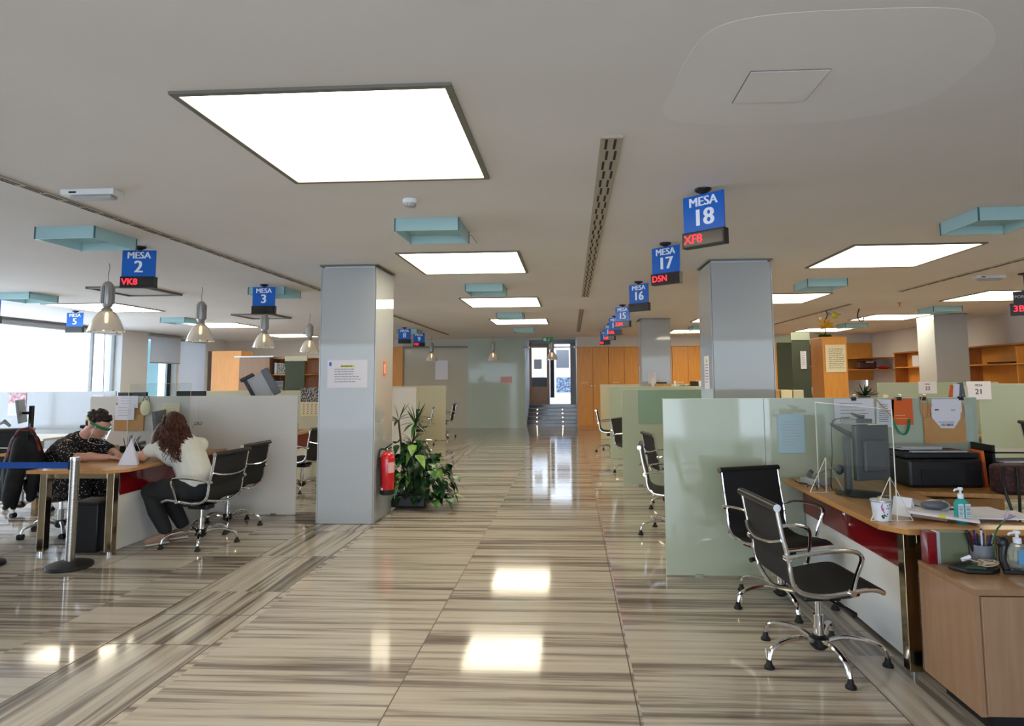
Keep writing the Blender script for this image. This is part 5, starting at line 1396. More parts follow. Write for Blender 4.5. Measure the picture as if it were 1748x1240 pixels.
t = thing('potted_plant', 'small dark leafy pot plant showing over the nearest right partition', 'plant', (3.82, 8.7, 1.156))
MB().lathe([(0.06, 0), (0.08, 0.1), (0.075, 0.1), (0, 0.09)], (3.82, 8.7, 1.157), 18).build('pot', 'black', t)
rnd = random.Random(9)
for k in range(26):
    a = rnd.uniform(0, 6.28); e = rnd.uniform(0.1, 1.3); c = V((3.82, 8.7, 1.26)); d = V((math.cos(a) * math.cos(e), math.sin(a) * math.cos(e), math.sin(e)))
    MB().tube([c, c + d * 0.09, c + d * rnd.uniform(0.14, 0.22)], [0.008, 0.022, 0.003], 6, flat=0.25).build('leaf', 'leafdark', t)
t = thing('cup', 'small pale cup beside the dark pot plant', 'cup', (4.05, 8.62, 1.156))
MB().lathe([(0.025, 0), (0.035, 0.12), (0.032, 0.12), (0, 0.02)], (4.05, 8.62, 1.157), 14).build('cup_body', 'cream', t)

# counter behind the third partition with clutter
t = thing('low_cupboard', 'low cupboard behind the third right partition', 'cupboard', (2.0, 12.7, 0))
MB().box(1.5, 12.45, 0, 2.75, 12.9, 1.27).build('carcass', 'mapleedge', t, smooth=False)
MB().box(1.48, 12.43, 1.27, 2.77, 12.92, 1.295).build('top_board', 'cream', t, smooth=False)
t = thing('file_box', 'reddish cardboard tray of papers before the farther right pillar', 'box', (1.75, 12.6, 1.296))
MB().box(1.6, 12.5, 1.297, 1.9, 12.75, 1.4).build('box_body', 'kraft', t, smooth=False)
MB().box(1.64, 12.52, 1.4, 1.82, 12.7, 1.43).build('paper_stack', 'ink', t, smooth=False)
t = thing('roll', 'white paper roll standing left of the amber cupboards', 'roll', (1.98, 12.55, 1.296))
MB().lathe([(0.022, 0), (0.022, 0.15)], (1.98, 12.55, 1.297), 14).build('roll_body', 'signwhite', t)
t = thing('potted_plant', 'low green plant on the cupboard behind the third right partition', 'plant', (2.2, 12.6, 1.296))
MB().lathe([(0.04, 0), (0.05, 0.05), (0, 0.05)], (2.2, 12.6, 1.297), 12).build('pot', 'black', t)
for k in range(14):
    a = rnd.uniform(0, 6.28); c = V((2.2, 12.6, 1.35)); d = V((math.cos(a), math.sin(a) * 0.6, rnd.uniform(-0.1, 0.3)))
    MB().tube([c, c + d * 0.08, c + d * 0.15], [0.006, 0.02, 0.003], 6, flat=0.3).build('leaf', 'leaf', t)
t = thing('file_box', 'white file box at the right end of the cupboard behind the third partition', 'box', (2.5, 12.6, 1.296))
MB().box(2.42, 12.5, 1.297, 2.54, 12.75, 1.45).build('box_body', 'signwhite', t, smooth=False)
t = thing('file_box', 'dark brown box beside the white file box', 'box', (2.33, 12.6, 1.296))
MB().box(2.29, 12.5, 1.297, 2.41, 12.7, 1.44).build('box_body', 'stem', t, smooth=False)
t = thing('notice_stand', 'small white price card standing before the farther right pillar', 'card', (1.55, 12.55, 1.296))
MB().box(1.53, 12.5, 1.297, 1.58, 12.51, 1.5).build('card', 'paper', t, smooth=False)
t = thing('water_jug', 'clear bluish plastic bottle on the desk just left of the MESA 18 pillar', 'bottle', (1.72, 8.9, 0.746))
MB().lathe([(0.045, 0), (0.05, 0.02), (0.05, 0.5), (0.05, 0.58), (0.02, 0.62)], (1.83, 8.9, 0.746), 18).build('bottle_body', 'sanclear', t)

# MESA 21 / 22 area clutter
for x, y, z, w_, h_, ry, mm, la in ((2.95, 5.150, 1.40, 0.045, 0.11, 0.1, 'paper', 'white card'), (2.99, 5.154, 1.405, 0.045, 0.12, -0.12, 'greyplastic', 'dark grey folder'), (2.92, 5.158, 1.395, 0.035, 0.1, 0.2, 'orangepaper', 'orange card'), (3.02, 5.158, 1.4, 0.04, 0.09, -0.05, 'cream', 'cream card')):
    o = MB().cbox((x, y, z), (w_, 0.003, h_), 0, 0, ry).build('card', mm, smooth=False)
    tag(o, la + ' sticking up from the clip over the kraft envelope', 'card')

# ================================================================== BACKGROUND LEFT
t = thing('tall_cabinet', 'tall amber cupboard by the left windows with a dark open side', 'cabinet', (-8.85, 16.3, 0))
MB().box(-9.17, 16.0, 0, -8.4, 16.6, 2.27).build('end_panel', 'amber', t, smooth=False)
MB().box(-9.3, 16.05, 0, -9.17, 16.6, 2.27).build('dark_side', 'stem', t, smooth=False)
t = thing('tall_cabinet', 'pale maple cabinet with a white top board behind the left partitions', 'cabinet', (-6.5, 13.2, 0))
MB().box(-6.86, 13.0, 0, -6.22, 13.02, 1.99).build('end_panel', 'maple', t, smooth=False)
MB().box(-6.86, 13.02, 0, -6.22, 13.6, 1.99).build('body', 'mapleedge', t, smooth=False)
MB().box(-6.95, 12.95, 1.99, -6.12, 13.65, 2.02).build('top_board', 'signwhite', t, smooth=False)
MB().box(-6.86, 12.997, 1.6, -6.22, 13.0, 1.606).build('joint_line', 'kraft', t, smooth=False)
t = thing('open_shelf', 'brown open shelving right of the maple cabinet at the left', 'shelf', (-5.9, 13.3, 0))
MB().box(-6.2, 13.5, 0, -5.35, 13.52, 1.98).build('back_panel', 'brownwood', t, smooth=False)
MB().box(-5.87, 13.1, 0, -5.85, 13.5, 1.96).build('side_panel', 'brownwood', t, smooth=False)
for z in (0.3, 0.75, 1.2, 1.62, 1.96):
    MB().box(-6.2, 13.1, z, -5.36, 13.5, z + 0.02).build('shelf_board', 'amber', t, smooth=False)
t = thing('binder', 'white binder in the brown open shelving at the left', 'binder', (-6.13, 13.2, 1.641))
MB().box(-6.17, 13.12, 1.641, -6.12, 13.4, 1.88).build('binder_cover', 'signwhite', t, smooth=False)
t = thing('box_file', 'speckled grey box file next to the white binder in the left shelving', 'box', (-6.0, 13.2, 1.641))
MB().box(-6.11, 13.12, 1.641, -5.94, 13.4, 1.87).build('box_body', 'photo2', t, smooth=False)
t = thing('drawer_box', 'translucent grey drawer box on the lower board of the left shelving', 'box', (-6.05, 13.2, 1.221))
MB().box(-6.19, 13.12, 1.221, -5.98, 13.4, 1.5).build('box_body', 'lightgrey', t, smooth=False)
for k in range(3):
    MB().box(-6.18, 13.112, 1.235 + k * 0.09, -5.99, 13.12, 1.31 + k * 0.09).build('drawer', 'greycup', t, smooth=False, bevel=0.003)
t = thing('glass_screen', 'dark green glass screen with a pale top band left of the left pillar', 'screen', (-5.5, 12.6, 0))
MB().box(-5.75, 12.7, 0, -5.35, 12.712, 1.95).build('glass', 'darkglass', t, smooth=False)
MB().box(-5.76, 12.69, 1.9, -5.3, 12.72, 2.0).build('frosted_band', 'pglassc', t, smooth=False)
t = thing('wall_sign', 'small red square sign in the dark gap left of the left pillar', 'sign', (-5.25, 13.6, 1.7))
MB().box(-5.32, 13.6, 1.66, -5.2, 13.61, 1.78).build('sign_plate', 'redpaint', t, smooth=False)
MB().box(-5.36, 13.62, 0, -4.2, 13.66, 1.98).build('backing_board', 'brownwood', t, smooth=False)
t = thing('document_lectern', 'tilted white document holder with a dark frame above the left partition', 'document holder', (-4.35, 8.6, 0.746))
m = Matrix.Translation((-4.45, 8.75, 1.38)) @ Matrix.Rotation(0.3, 4, 'Z') @ Matrix.Rotation(-0.5, 4, 'Y')
MB().box(-0.02, -0.02, -0.22, 0.03, 0.02, 0.2, m).build('frame_bar', 'black', t, smooth=False)
MB().box(0.03, -0.012, -0.2, 0.26, 0.0, 0.15, m).build('white_panel', 'lightgrey', t, smooth=False)
MB().box(0.24, -0.025, -0.22, 0.34, 0.025, 0.18, m).build('side_frame', 'greyplastic', t, smooth=False, bevel=0.01)
MB().box(-0.05, -0.04, 0.15, 0.14, 0.04, 0.2, m).build('clamp', 'black', t, smooth=False, bevel=0.01)
MB().cyl((-4.35, 8.78, 0.746), (-4.35, 8.78, 1.3), 0.02, 10).lathe([(0.12, 0), (0.12, 0.02)], (-4.35, 8.78, 0.746), 20).build('stand', 'black', t)
for x, y, l, zz in ((-5.9, 8.4, 'dark monitor top edge seen above the left partition near the white blind', 1.37), (-5.15, 8.5, 'second dark monitor top edge above the left partition', 1.38)):
    t = thing('monitor', l, 'monitor', (x, y, 0.746))
    MB().box(x - 0.2, y, 1.05, x + 0.2, y + 0.04, zz).build('housing', 'black', t, smooth=False, bevel=0.006)
    MB().cyl((x, y + 0.05, 0.75), (x, y + 0.05, 1.1), 0.02, 10).lathe([(0.1, 0), (0.1, 0.015)], (x, y + 0.05, 0.7465), 18).build('stand', 'black', t)
t = thing('desk', 'desk behind the left glass partition carrying dark monitors', 'desk', (-5.6, 8.6, 0))
MB().box(-6.4, 8.15, 0.715, -4.95, 8.9, 0.745).build('desktop', 'desk', t, smooth=False)
for x in (-6.35, -5.05):
    MB().box(x - 0.03, 8.2, 0, x + 0.03, 8.26, 0.715).build('leg', 'bronze', t, smooth=False)
t = thing('calendar', 'wall calendar with a monochrome landscape photo left of the left pillar', 'calendar', (-4.05, 10.09, 1.2))
MB().box(-4.3, 10.085, 1.17, -3.75, 10.095, 1.40).build('photo', 'photo2', t, smooth=False)
MB().box(-4.3, 10.085, 0.95, -3.75, 10.095, 1.17).build('date_sheet', 'cream', t, smooth=False)
mb = MB()
for i in range(8):
    for j in range(5):
        mb.box(-4.26 + i * 0.065, 10.083, 0.98 + j * 0.035, -4.235 + i * 0.065, 10.085, 0.995 + j * 0.035)
mb.build('dates', 'doorwood', t, smooth=False)
t = thing('tissue_box', 'small blue patterned box among papers on the desk before the calendar', 'box', (-4.2, 9.5, 0.746))
MB().box(-4.27, 9.45, 0.747, -4.12, 9.6, 0.87).build('box_body', 'photo', t, smooth=False)
t = thing('paper_stack', 'sprawling papers on the desk before the calendar', 'papers', (-4.4, 9.2, 0.746))
MB().cbox((-4.35, 9.25, 0.752), (0.5, 0.3, 0.01), 0.2).cbox((-4.2, 9.0, 0.756), (0.25, 0.3, 0.014), -0.3).build('sheet_stack', 'cream', t, smooth=False)
# far left monitor
t = thing('monitor', 'slim monitor seen edge on at the far left before the window partition', 'monitor', (-7.75, 8.8, 0.746))
m = Matrix.Translation((-7.8, 8.8, 1.1)) @ Matrix.Rotation(math.radians(122), 4, 'Z') @ Matrix.Rotation(-0.15, 4, 'X')
MB().box(-0.24, -0.015, -0.16, 0.24, 0.015, 0.17, m).build('housing', 'greyplastic', t, smooth=False, bevel=0.005)
MB().box(-7.67, 8.78, 0.75, -7.63, 8.83, 1.18).build('post', 'black', t, smooth=False)
MB().cyl((-7.8, 8.8, 1.08), (-7.64, 8.8, 1.08), 0.02, 8).build('arm', 'black', t)
MB().tube([(-8.05, 8.7, 0.92), (-7.95, 8.7, 0.97), (-7.88, 8.72, 0.9)], [0.02, 0.03, 0.02], 8).build('handset', 'greyplastic', t)
t = thing('desk', 'white desk under the slim monitor at the far left', 'desk', (-8.3, 8.9, 0))
MB().box(-9.4, 8.5, 0.715, -7.2, 9.3, 0.745).build('desktop', 'white', t, smooth=False)
for x in (-9.3, -7.3):
    MB().box(x - 0.03, 8.55, 0, x + 0.03, 8.61, 0.715).build('leg', 'bronze', t, smooth=False)
t = thing('note_block', 'yellow note block on the white desk at the far left', 'notes', (-7.95, 8.62, 0.746))
MB().box(-8.0, 8.6, 0.747, -7.9, 8.7, 0.8).build('block', 'yellow', t, smooth=False)
# ================================================================== PEOPLE
def blend(name, parts, m, parent, voxel=0.009, smooth=4, strength=0.5):
    """one continuous surface grown from tapered limbs and ovals (world coordinates)"""
    mb = MB()
    for p in parts:
        if p[0] == 'c':      # chain of (point, radius)
            pts = [q[0] for q in p[1]]; rs = [q[1] for q in p[1]]
            fl = p[2] if len(p) > 2 else 1.0
            mb.tube(pts, rs, 14, flat=fl)
            for q in p[1]:
                mb.sphere(q[0], q[1] * (0.98 if fl == 1 else fl * 0.98), 12, 8)
        else:                # oval: centre, radii, rotation
            mb.sphere(p[1], p[2], 18, 12, p[3] if len(p) > 3 else None)
    me = bpy.data.meshes.new(name)
    me.from_pydata(mb.v, [], mb.f)
    o = bpy.data.objects.new(name, me)
    COL.objects.link(o)
    r = o.modifiers.new('r', 'REMESH'); r.mode = 'VOXEL'; r.voxel_size = voxel
    if smooth:
        s_ = o.modifiers.new('s', 'SMOOTH'); s_.iterations = smooth; s_.factor = strength
    dg = bpy.context.evaluated_depsgraph_get(); dg.update()
    ev = bpy.data.meshes.new_from_object(o.evaluated_get(dg))
    bpy.data.objects.remove(o); bpy.data.meshes.remove(me)
    off = V((0, 0, 0)); p = parent
    while p is not None:
        off += p.location; p = p.parent
    ev.transform(Matrix.Translation(-off))
    ev.materials.clear(); ev.materials.append(M[m])
    ev.polygons.foreach_set('use_smooth', [True] * len(ev.polygons))
    q = bpy.data.objects.new(name, ev); COL.objects.link(q); q.parent = parent
    return q


def hand(wrist, d, palm_n, side, curl=0.35, s=1.0):
    """palm, five fingers of different length and a side thumb; d = pointing direction, palm_n = back of hand normal, side = thumb side"""
    d = V(d).normalized(); n = V(palm_n).normalized(); t = V(side).normalized()
    w0 = V(wrist)
    out = [('c', [(w0, 0.024 * s), (w0 + d * 0.03 * s, 0.025 * s), (w0 + d * 0.075 * s, 0.03 * s)], 0.6)]
    out.append(('c', [(w0 + d * 0.04 * s - t * 0.02 * s, 0.016 * s), (w0 + d * 0.085 * s - t * 0.026 * s, 0.013 * s)]))
    out.append(('c', [(w0 + d * 0.04 * s + t * 0.018 * s, 0.017 * s), (w0 + d * 0.088 * s + t * 0.026 * s, 0.013 * s)]))
    for i, (off, l) in enumerate(((0.03, 0.068), (0.010, 0.078), (-0.011, 0.072), (-0.031, 0.056))):
        b = w0 + d * 0.085 * s + t * off * s
        c_ = curl * (0.8 + 0.25 * i)
        d1 = (d * math.cos(c_ * 0.5) - n * math.sin(c_ * 0.5) + t * off * 1.5).normalized()
        d2 = (d * math.cos(c_ * 1.4) - n * math.sin(c_ * 1.4)).normalized()
        d3 = (d * math.cos(c_ * 2.2) - n * math.sin(c_ * 2.2)).normalized()
        p1 = b + d1 * l * 0.45 * s; p2 = p1 + d2 * l * 0.32 * s; p3 = p2 + d3 * l * 0.24 * s
        out.append(('c', [(b, 0.0098 * s), (p1, 0.0092 * s), (p2, 0.0085 * s), (p3, 0.0075 * s)]))
    tb = w0 + d * 0.03 * s + t * 0.024 * s
    t1 = tb + (d * 0.6 + t * 0.7 - n * 0.25).normalized() * 0.035 * s
    t2 = t1 + (d * 0.9 + t * 0.3 - n * 0.3).normalized() * 0.03 * s
    out.append(('c', [(tb, 0.014 * s), (t1, 0.011 * s), (t2, 0.009 * s)]))
    return out


def head(c, fwd, upv, s=1.0):
    """skull, jaw, nose, lips, brows, ears and neck stub; fwd is where the face looks"""
    f = V(fwd).normalized(); u = (V(upv) - f * V(upv).dot(f)).normalized(); r = f.cross(u)
    R = Matrix((r, f, u)).transposed().to_4x4()
    c = V(c)
    P_ = lambda x, y, z: c + (r * x + f * y + u * z) * s
    o = [('e', P_(0, -0.012, 0.03), (0.076 * s, 0.095 * s, 0.088 * s), R),
         ('e', P_(0, 0.03, -0.035), (0.058 * s, 0.058 * s, 0.075 * s), R),
         ('e', P_(0, 0.062, -0.088), (0.024 * s, 0.022 * s, 0.02 * s), R),
         ('e', P_(0, 0.075, 0.028), (0.05 * s, 0.018 * s, 0.014 * s), R),
         ('c', [(P_(0, 0.084, 0.012), 0.008 * s), (P_(0, 0.098, -0.012), 0.010 * s), (P_(0, 0.107, -0.026), 0.013 * s)]),
         ('e', P_(0, 0.086, -0.055), (0.022 * s, 0.012 * s, 0.006 * s), R),
         ('e', P_(0, 0.083, -0.066), (0.02 * s, 0.012 * s, 0.007 * s), R)]
    for k in (-1, 1):
        o.append(('e', P_(0.034 * k, 0.062, -0.02), (0.02 * s, 0.016 * s, 0.018 * s), R))
        o.append(('e', P_(0.078 * k, -0.012, -0.005), (0.008 * s, 0.02 * s, 0.031 * s), R))
        o.append(('e', P_(0.081 * k, -0.006, -0.022), (0.008 * s, 0.01 * s, 0.012 * s), R))
    return o, P_, R


def eyes(P_, parent, s=1.0):
    for k in (-1, 1):
        e = MB().sphere(P_(0.031 * k, 0.071, 0.006), 0.0125 * s, 12, 8).build('eye', 'signwhite', parent)
        MB().sphere(P_(0.031 * k, 0.0805, 0.004), 0.0055 * s, 8, 6).build('iris', 'ink', e)
        MB().tube([P_(0.015 * k, 0.086, 0.026), P_(0.032 * k, 0.085, 0.031), P_(0.05 * k, 0.075, 0.026)], [0.003, 0.0035, 0.002], 6).build('eyebrow', 'hairdark', parent)
    MB().tube([P_(-0.02, 0.093, -0.061), P_(0, 0.0975, -0.059), P_(0.02, 0.093, -0.061)], 0.0028, 6).build('mouth_line', 'redlips', parent)


M['redlips'] = mat('lips', (150, 82, 76), 0.5)

# ---- clerk: leaning over the desk, looking down, green visor
pc = thing('person', 'seated person with short dark hair, green visor and dotted black blouse leaning over the desk', 'person', (-5.2, 6.28, 0))
hc, hf, hu = (-4.735, 6.26, 1.085), (0.86, 0.0, -0.5), (0.5, 0.0, 0.86)
hp, HP, HR = head(hc, hf, hu, 1.1)
bodyp = list(hp)
bodyp += [('c', [((-4.90, 6.27, 0.96), 0.058), ((-4.83, 6.27, 1.03), 0.052), ((-4.79, 6.265, 1.07), 0.05)]),
          ('c', [((-5.22, 6.28, 0.52), 0.14), ((-5.16, 6.28, 0.68), 0.13), ((-5.03, 6.28, 0.82), 0.135), ((-4.95, 6.28, 0.92), 0.09)]),
          ('c', [((-4.93, 6.12, 0.90), 0.058), ((-4.87, 6.07, 0.82), 0.048), ((-4.80, 6.05, 0.795), 0.043), ((-4.64, 6.08, 0.79), 0.037), ((-4.50, 6.12, 0.785), 0.028)]),
          ('c', [((-4.92, 6.44, 0.91), 0.058), ((-4.80, 6.48, 0.83), 0.045), ((-4.72, 6.46, 0.80), 0.042), ((-4.62, 6.38, 0.795), 0.034), ((-4.56, 6.33, 0.785), 0.027)]),
          ('c', [((-5.2, 6.19, 0.50), 0.1), ((-4.98, 6.17, 0.51), 0.085), ((-4.80, 6.17, 0.50), 0.062), ((-4.82, 6.17, 0.3), 0.05), ((-4.86, 6.17, 0.1), 0.036)]),
          ('c', [((-5.2, 6.38, 0.50), 0.1), ((-4.98, 6.39, 0.51), 0.085), ((-4.80, 6.39, 0.50), 0.062), ((-4.84, 6.39, 0.3), 0.05), ((-4.9, 6.39, 0.1), 0.036)])]
bodyp += hand((-4.49, 6.12, 0.782), (1, 0.12, -0.05), (0, 0, 1), (0.1, 1, 0), 0.3)
bodyp += hand((-4.56, 6.33, 0.782), (0.7, -0.6, 0), (0, 0, 1), (-0.6, -0.8, 0), 0.5)
blend('body', bodyp, 'skin', pc, 0.0065, 3, 0.4)
eyes(HP, pc, 1.02)
blend('blouse', [('c', [((-5.24, 6.28, 0.52), 0.172), ((-5.19, 6.28, 0.66), 0.158), ((-5.07, 6.28, 0.80), 0.158), ((-4.98, 6.28, 0.88), 0.135), ((-4.93, 6.28, 0.935), 0.098)]),
                 ('c', [((-5.0, 6.15, 0.88), 0.09), ((-4.93, 6.11, 0.87), 0.085), ((-4.88, 6.06, 0.82), 0.072), ((-4.83, 6.045, 0.81), 0.062)]),
                 ('c', [((-5.0, 6.41, 0.88), 0.09), ((-4.92, 6.45, 0.88), 0.085), ((-4.82, 6.48, 0.835), 0.068), ((-4.76, 6.47, 0.82), 0.06)])], 'polka', pc, 0.011, 3)
blend('skirt', [('c', [((-5.25, 6.28, 0.54), 0.18), ((-5.1, 6.27, 0.50), 0.17)]), ('e', (-5.24, 6.28, 0.5), (0.17, 0.23, 0.14)), ('c', [((-5.15, 6.19, 0.5), 0.115), ((-4.95, 6.17, 0.5), 0.105), ((-4.80, 6.17, 0.49), 0.095), ((-4.81, 6.17, 0.32), 0.09)]),
                ('c', [((-5.15, 6.38, 0.5), 0.115), ((-4.95, 6.39, 0.5), 0.105), ((-4.80, 6.39, 0.49), 0.095), ((-4.82, 6.39, 0.32), 0.09)])], 'polka', pc, 0.012, 3)
for y in (6.17, 6.39):
    blend('shoe', [('c', [((-4.9, y, 0.06), 0.045), ((-4.82, y, 0.045), 0.042), ((-4.72, y, 0.035), 0.034)])], 'black', pc, 0.008, 2)
# hair: cap of short waves
hr = [('e', HP(0, -0.022, 0.046), (0.087, 0.104, 0.09), HR), ('e', HP(0, -0.07, -0.0), (0.066, 0.045, 0.06), HR), ('e', HP(0, 0.045, 0.09), (0.06, 0.04, 0.032), HR)]
rnd = random.Random(5)
for k in range(46):
    th, ph = rnd.uniform(0, 6.28), rnd.uniform(-0.1, 1.4)
    d = V((math.cos(th) * math.cos(ph), math.sin(th) * math.cos(ph), math.sin(ph)))
    if d.y > 0.55 and d.z < 0.62:
        continue
    hr.append(('e', HP(d.x * 0.083, -0.02 + d.y * 0.098, 0.05 + d.z * 0.083), (0.02, 0.02, 0.015), HR))
blend('hair', hr, 'hairdark', pc, 0.006, 1, 0.4)
# visor
vis = thing('face_visor', 'green headband face shield worn by the person in the dotted blouse', 'face shield', tuple(HP(0, 0, 0.03)))
ring = [HP(0.094 * math.sin(a), -0.012 + 0.122 * math.cos(a), 0.026 - 0.01 * math.cos(a)) for a in [-2.5 + 5.0 * i / 28 for i in range(29)]]
MB().ribbon(ring[5:24], HP(0, 0, 1) - HP(0, 0, 0), 0.013, 0.006).build('headband', 'greenplastic', vis)
MB().ribbon(ring[:6], HP(0, 0, 1) - HP(0, 0, 0), 0.006, 0.004).build('elastic', 'goldflower', vis)
MB().ribbon(ring[23:], HP(0, 0, 1) - HP(0, 0, 0), 0.006, 0.004).build('elastic', 'goldflower', vis)
mb = MB()
for z0, z1 in ((0.02, -0.13),):
    sh = []
    for i in range(17):
        a = -1.15 + 2.3 * i / 16
        sh.append((HP(0.096 * math.sin(a), -0.012 + 0.126 * math.cos(a), z0), HP(0.1 * math.sin(a), 0.0 + 0.128 * math.cos(a), z1)))
    for i in range(16):
        a, b = sh[i], sh[i + 1]
        mb.add([a[0], b[0], b[1], a[1]], [(0, 1, 2, 3)])
mb.build('clear_shield', 'clear', vis)
mb = MB(); mb.tube([sh[0][0], sh[0][1]], 0.0022, 5).tube([sh[16][0], sh[16][1]], 0.0022, 5).tube([s_[1] for s_ in sh], 0.0015, 5)
mb.build('shield_edge', 'signwhite', vis)

def JT(p):
    x, y = p[0] + 5.65, p[1] - 6.3
    c_, s_ = math.cos(PI / 4), math.sin(PI / 4)
    return (-5.42 + x * c_ - y * s_, 6.13 + x * s_ + y * c_, p[2] + 0.02)
# jacket over the back of the clerk's chair, with a red scarf
t = thing('jacket', 'black jacket draped over the back of the clerk chair', 'jacket', (-5.45, 6.1, 0.5))
blend('jacket_cloth', [('c', [(JT((-5.62, 6.06, 0.96)), 0.05), (JT((-5.64, 6.3, 0.99)), 0.06), (JT((-5.62, 6.52, 0.96)), 0.05)]),
                       ('c', [(JT((-5.66, 6.04, 0.92)), 0.07), (JT((-5.68, 6.03, 0.7)), 0.075), (JT((-5.72, 6.02, 0.42)), 0.07), (JT((-5.74, 6.02, 0.34)), 0.03)]),
                       ('c', [(JT((-5.67, 6.2, 0.92)), 0.07), (JT((-5.70, 6.2, 0.7)), 0.085), (JT((-5.70, 6.2, 0.46)), 0.08), (JT((-5.68, 6.2, 0.3)), 0.03)]),
                       ('c', [(JT((-5.66, 6.38, 0.92)), 0.07), (JT((-5.69, 6.38, 0.7)), 0.085), (JT((-5.72, 6.38, 0.4)), 0.08)]),
                       ('c', [(JT((-5.64, 6.54, 0.92)), 0.06), (JT((-5.66, 6.56, 0.7)), 0.07), (JT((-5.70, 6.56, 0.44)), 0.05)]),
                       ('c', [(JT((-5.58, 6.05, 0.94)), 0.06), (JT((-5.54, 5.98, 0.8)), 0.06), (JT((-5.55, 5.97, 0.6)), 0.055), (JT((-5.57, 5.98, 0.4)), 0.04)])], 'jacket', t, 0.013, 4)
t = thing('scarf', 'red and black tartan scarf hanging over the black jacket', 'scarf', (-5.5, 6.0, 0.7))
MB().ribbon(smoothpath([(-5.36, 5.93, 0.80), (-5.33, 5.93, 0.92), (-5.29, 5.94, 1.03), (-5.22, 5.97, 1.075), (-5.15, 5.97, 1.03), (-5.12, 5.98, 0.93), (-5.09, 5.98, 0.86)], 5), (0.5, -0.5, 0.1), 0.028, 0.02).build('scarf_cloth', 'scarf', t)
MB().ribbon(smoothpath([(-5.23, 5.94, 1.05), (-5.22, 5.92, 0.9), (-5.22, 5.91, 0.68)], 5), (1, 0.2, 0), 0.05, 0.016).build('dark_end', 'jacket', t)

# ---- visitor: seen from behind, curly auburn hair
pv = thing('person', 'seated person with curly auburn hair and white blouse, seen from behind', 'person', (-3.55, 6.05, 0))
hc, hf, hu = (-3.99, 6.30, 1.075), (-0.62, 0.72, -0.3), (-0.2, 0.23, 0.95)
hp, HP, HR = head(hc, hf, hu, 1.0)
bodyp = list(hp)
bodyp += [('c', [((-3.85, 6.22, 0.93), 0.055), ((-3.93, 6.27, 1.0), 0.05), ((-3.97, 6.31, 1.03), 0.05)]),
          ('c', [((-3.56, 6.03, 0.52), 0.15), ((-3.62, 6.08, 0.66), 0.135), ((-3.73, 6.15, 0.8), 0.14), ((-3.82, 6.2, 0.9), 0.1)]),
          ('c', [((-4.01, 6.08, 0.90), 0.058), ((-4.06, 6.05, 0.85), 0.052), ((-4.10, 6.03, 0.80), 0.048), ((-4.2, 6.12, 0.79), 0.038), ((-4.27, 6.2, 0.785), 0.028)]),
          ('c', [((-3.71, 6.33, 0.89), 0.055), ((-3.85, 6.5, 0.83), 0.046), ((-4.02, 6.52, 0.795), 0.04), ((-4.2, 6.46, 0.785), 0.028)]),
          ('c', [((-3.6, 5.95, 0.50), 0.105), ((-3.8, 5.92, 0.52), 0.09), ((-3.93, 5.93, 0.50), 0.07), ((-3.89, 5.97, 0.3), 0.055), ((-3.82, 6.0, 0.11), 0.04)]),
          ('c', [((-3.6, 6.14, 0.50), 0.105), ((-3.8, 6.16, 0.52), 0.09), ((-3.93, 6.17, 0.50), 0.07), ((-3.87, 6.19, 0.3), 0.055), ((-3.77, 6.21, 0.11), 0.04)])]
bodyp += hand((-4.27, 6.2, 0.782), (-0.5, 0.85, 0), (0, 0, 1), (0.85, 0.5, 0), 0.3)
bodyp += hand((-4.2, 6.46, 0.782), (-1, -0.2, 0), (0, 0, 1), (0.1, -1, 0), 0.3)
blend('body', bodyp, 'skin', pv, 0.0065, 3, 0.4)
eyes(HP, pv)
blend('blouse', [('c', [((-3.57, 6.04, 0.56), 0.168), ((-3.63, 6.08, 0.68), 0.155), ((-3.73, 6.15, 0.80), 0.16), ((-3.80, 6.19, 0.88), 0.14)]),
                 ('c', [((-3.98, 6.11, 0.885), 0.085), ((-3.84, 6.2, 0.90), 0.1), ((-3.72, 6.3, 0.87), 0.09)]),
                 ('c', [((-3.84, 6.12, 0.82), 0.13), ((-3.98, 6.08, 0.87), 0.085), ((-4.035, 6.05, 0.855), 0.07)]),
                 ('c', [((-3.71, 6.32, 0.88), 0.08), ((-3.82, 6.45, 0.82), 0.06)])], 'blouse', pv, 0.011, 4)
blend('trousers', [('c', [((-3.55, 6.04, 0.50), 0.165), ((-3.62, 6.05, 0.49), 0.16)]),
                   ('c', [((-3.6, 5.95, 0.49), 0.118), ((-3.8, 5.92, 0.51), 0.105), ((-3.94, 5.93, 0.49), 0.085), ((-3.90, 5.97, 0.3), 0.075), ((-3.83, 6.0, 0.13), 0.06)]),
                   ('c', [((-3.6, 6.14, 0.49), 0.118), ((-3.8, 6.16, 0.51), 0.105), ((-3.93, 6.17, 0.49), 0.085), ((-3.88, 6.19, 0.3), 0.075), ((-3.79, 6.21, 0.13), 0.06)])], 'trousers', pv, 0.011, 3)
for (x, y, dx, dy) in ((-3.83, 6.0, -0.09, -0.12), (-3.77, 6.21, -0.1, -0.1)):
    s_ = blend('shoe', [('c', [((x, y, 0.065), 0.047), ((x + dx * 0.5, y + dy * 0.5, 0.055), 0.043), ((x + dx, y + dy, 0.045), 0.034)])], 'shoe', pv, 0.008, 2)
    MB().tube([(x + 0.03, y + 0.01, 0.012), (x + dx * 0.5, y + dy * 0.5, 0.012), (x + dx * 1.1, y + dy * 1.1, 0.014)], [0.04, 0.046, 0.036], 12, flat=0.26).build('sole', 'sole', s_)
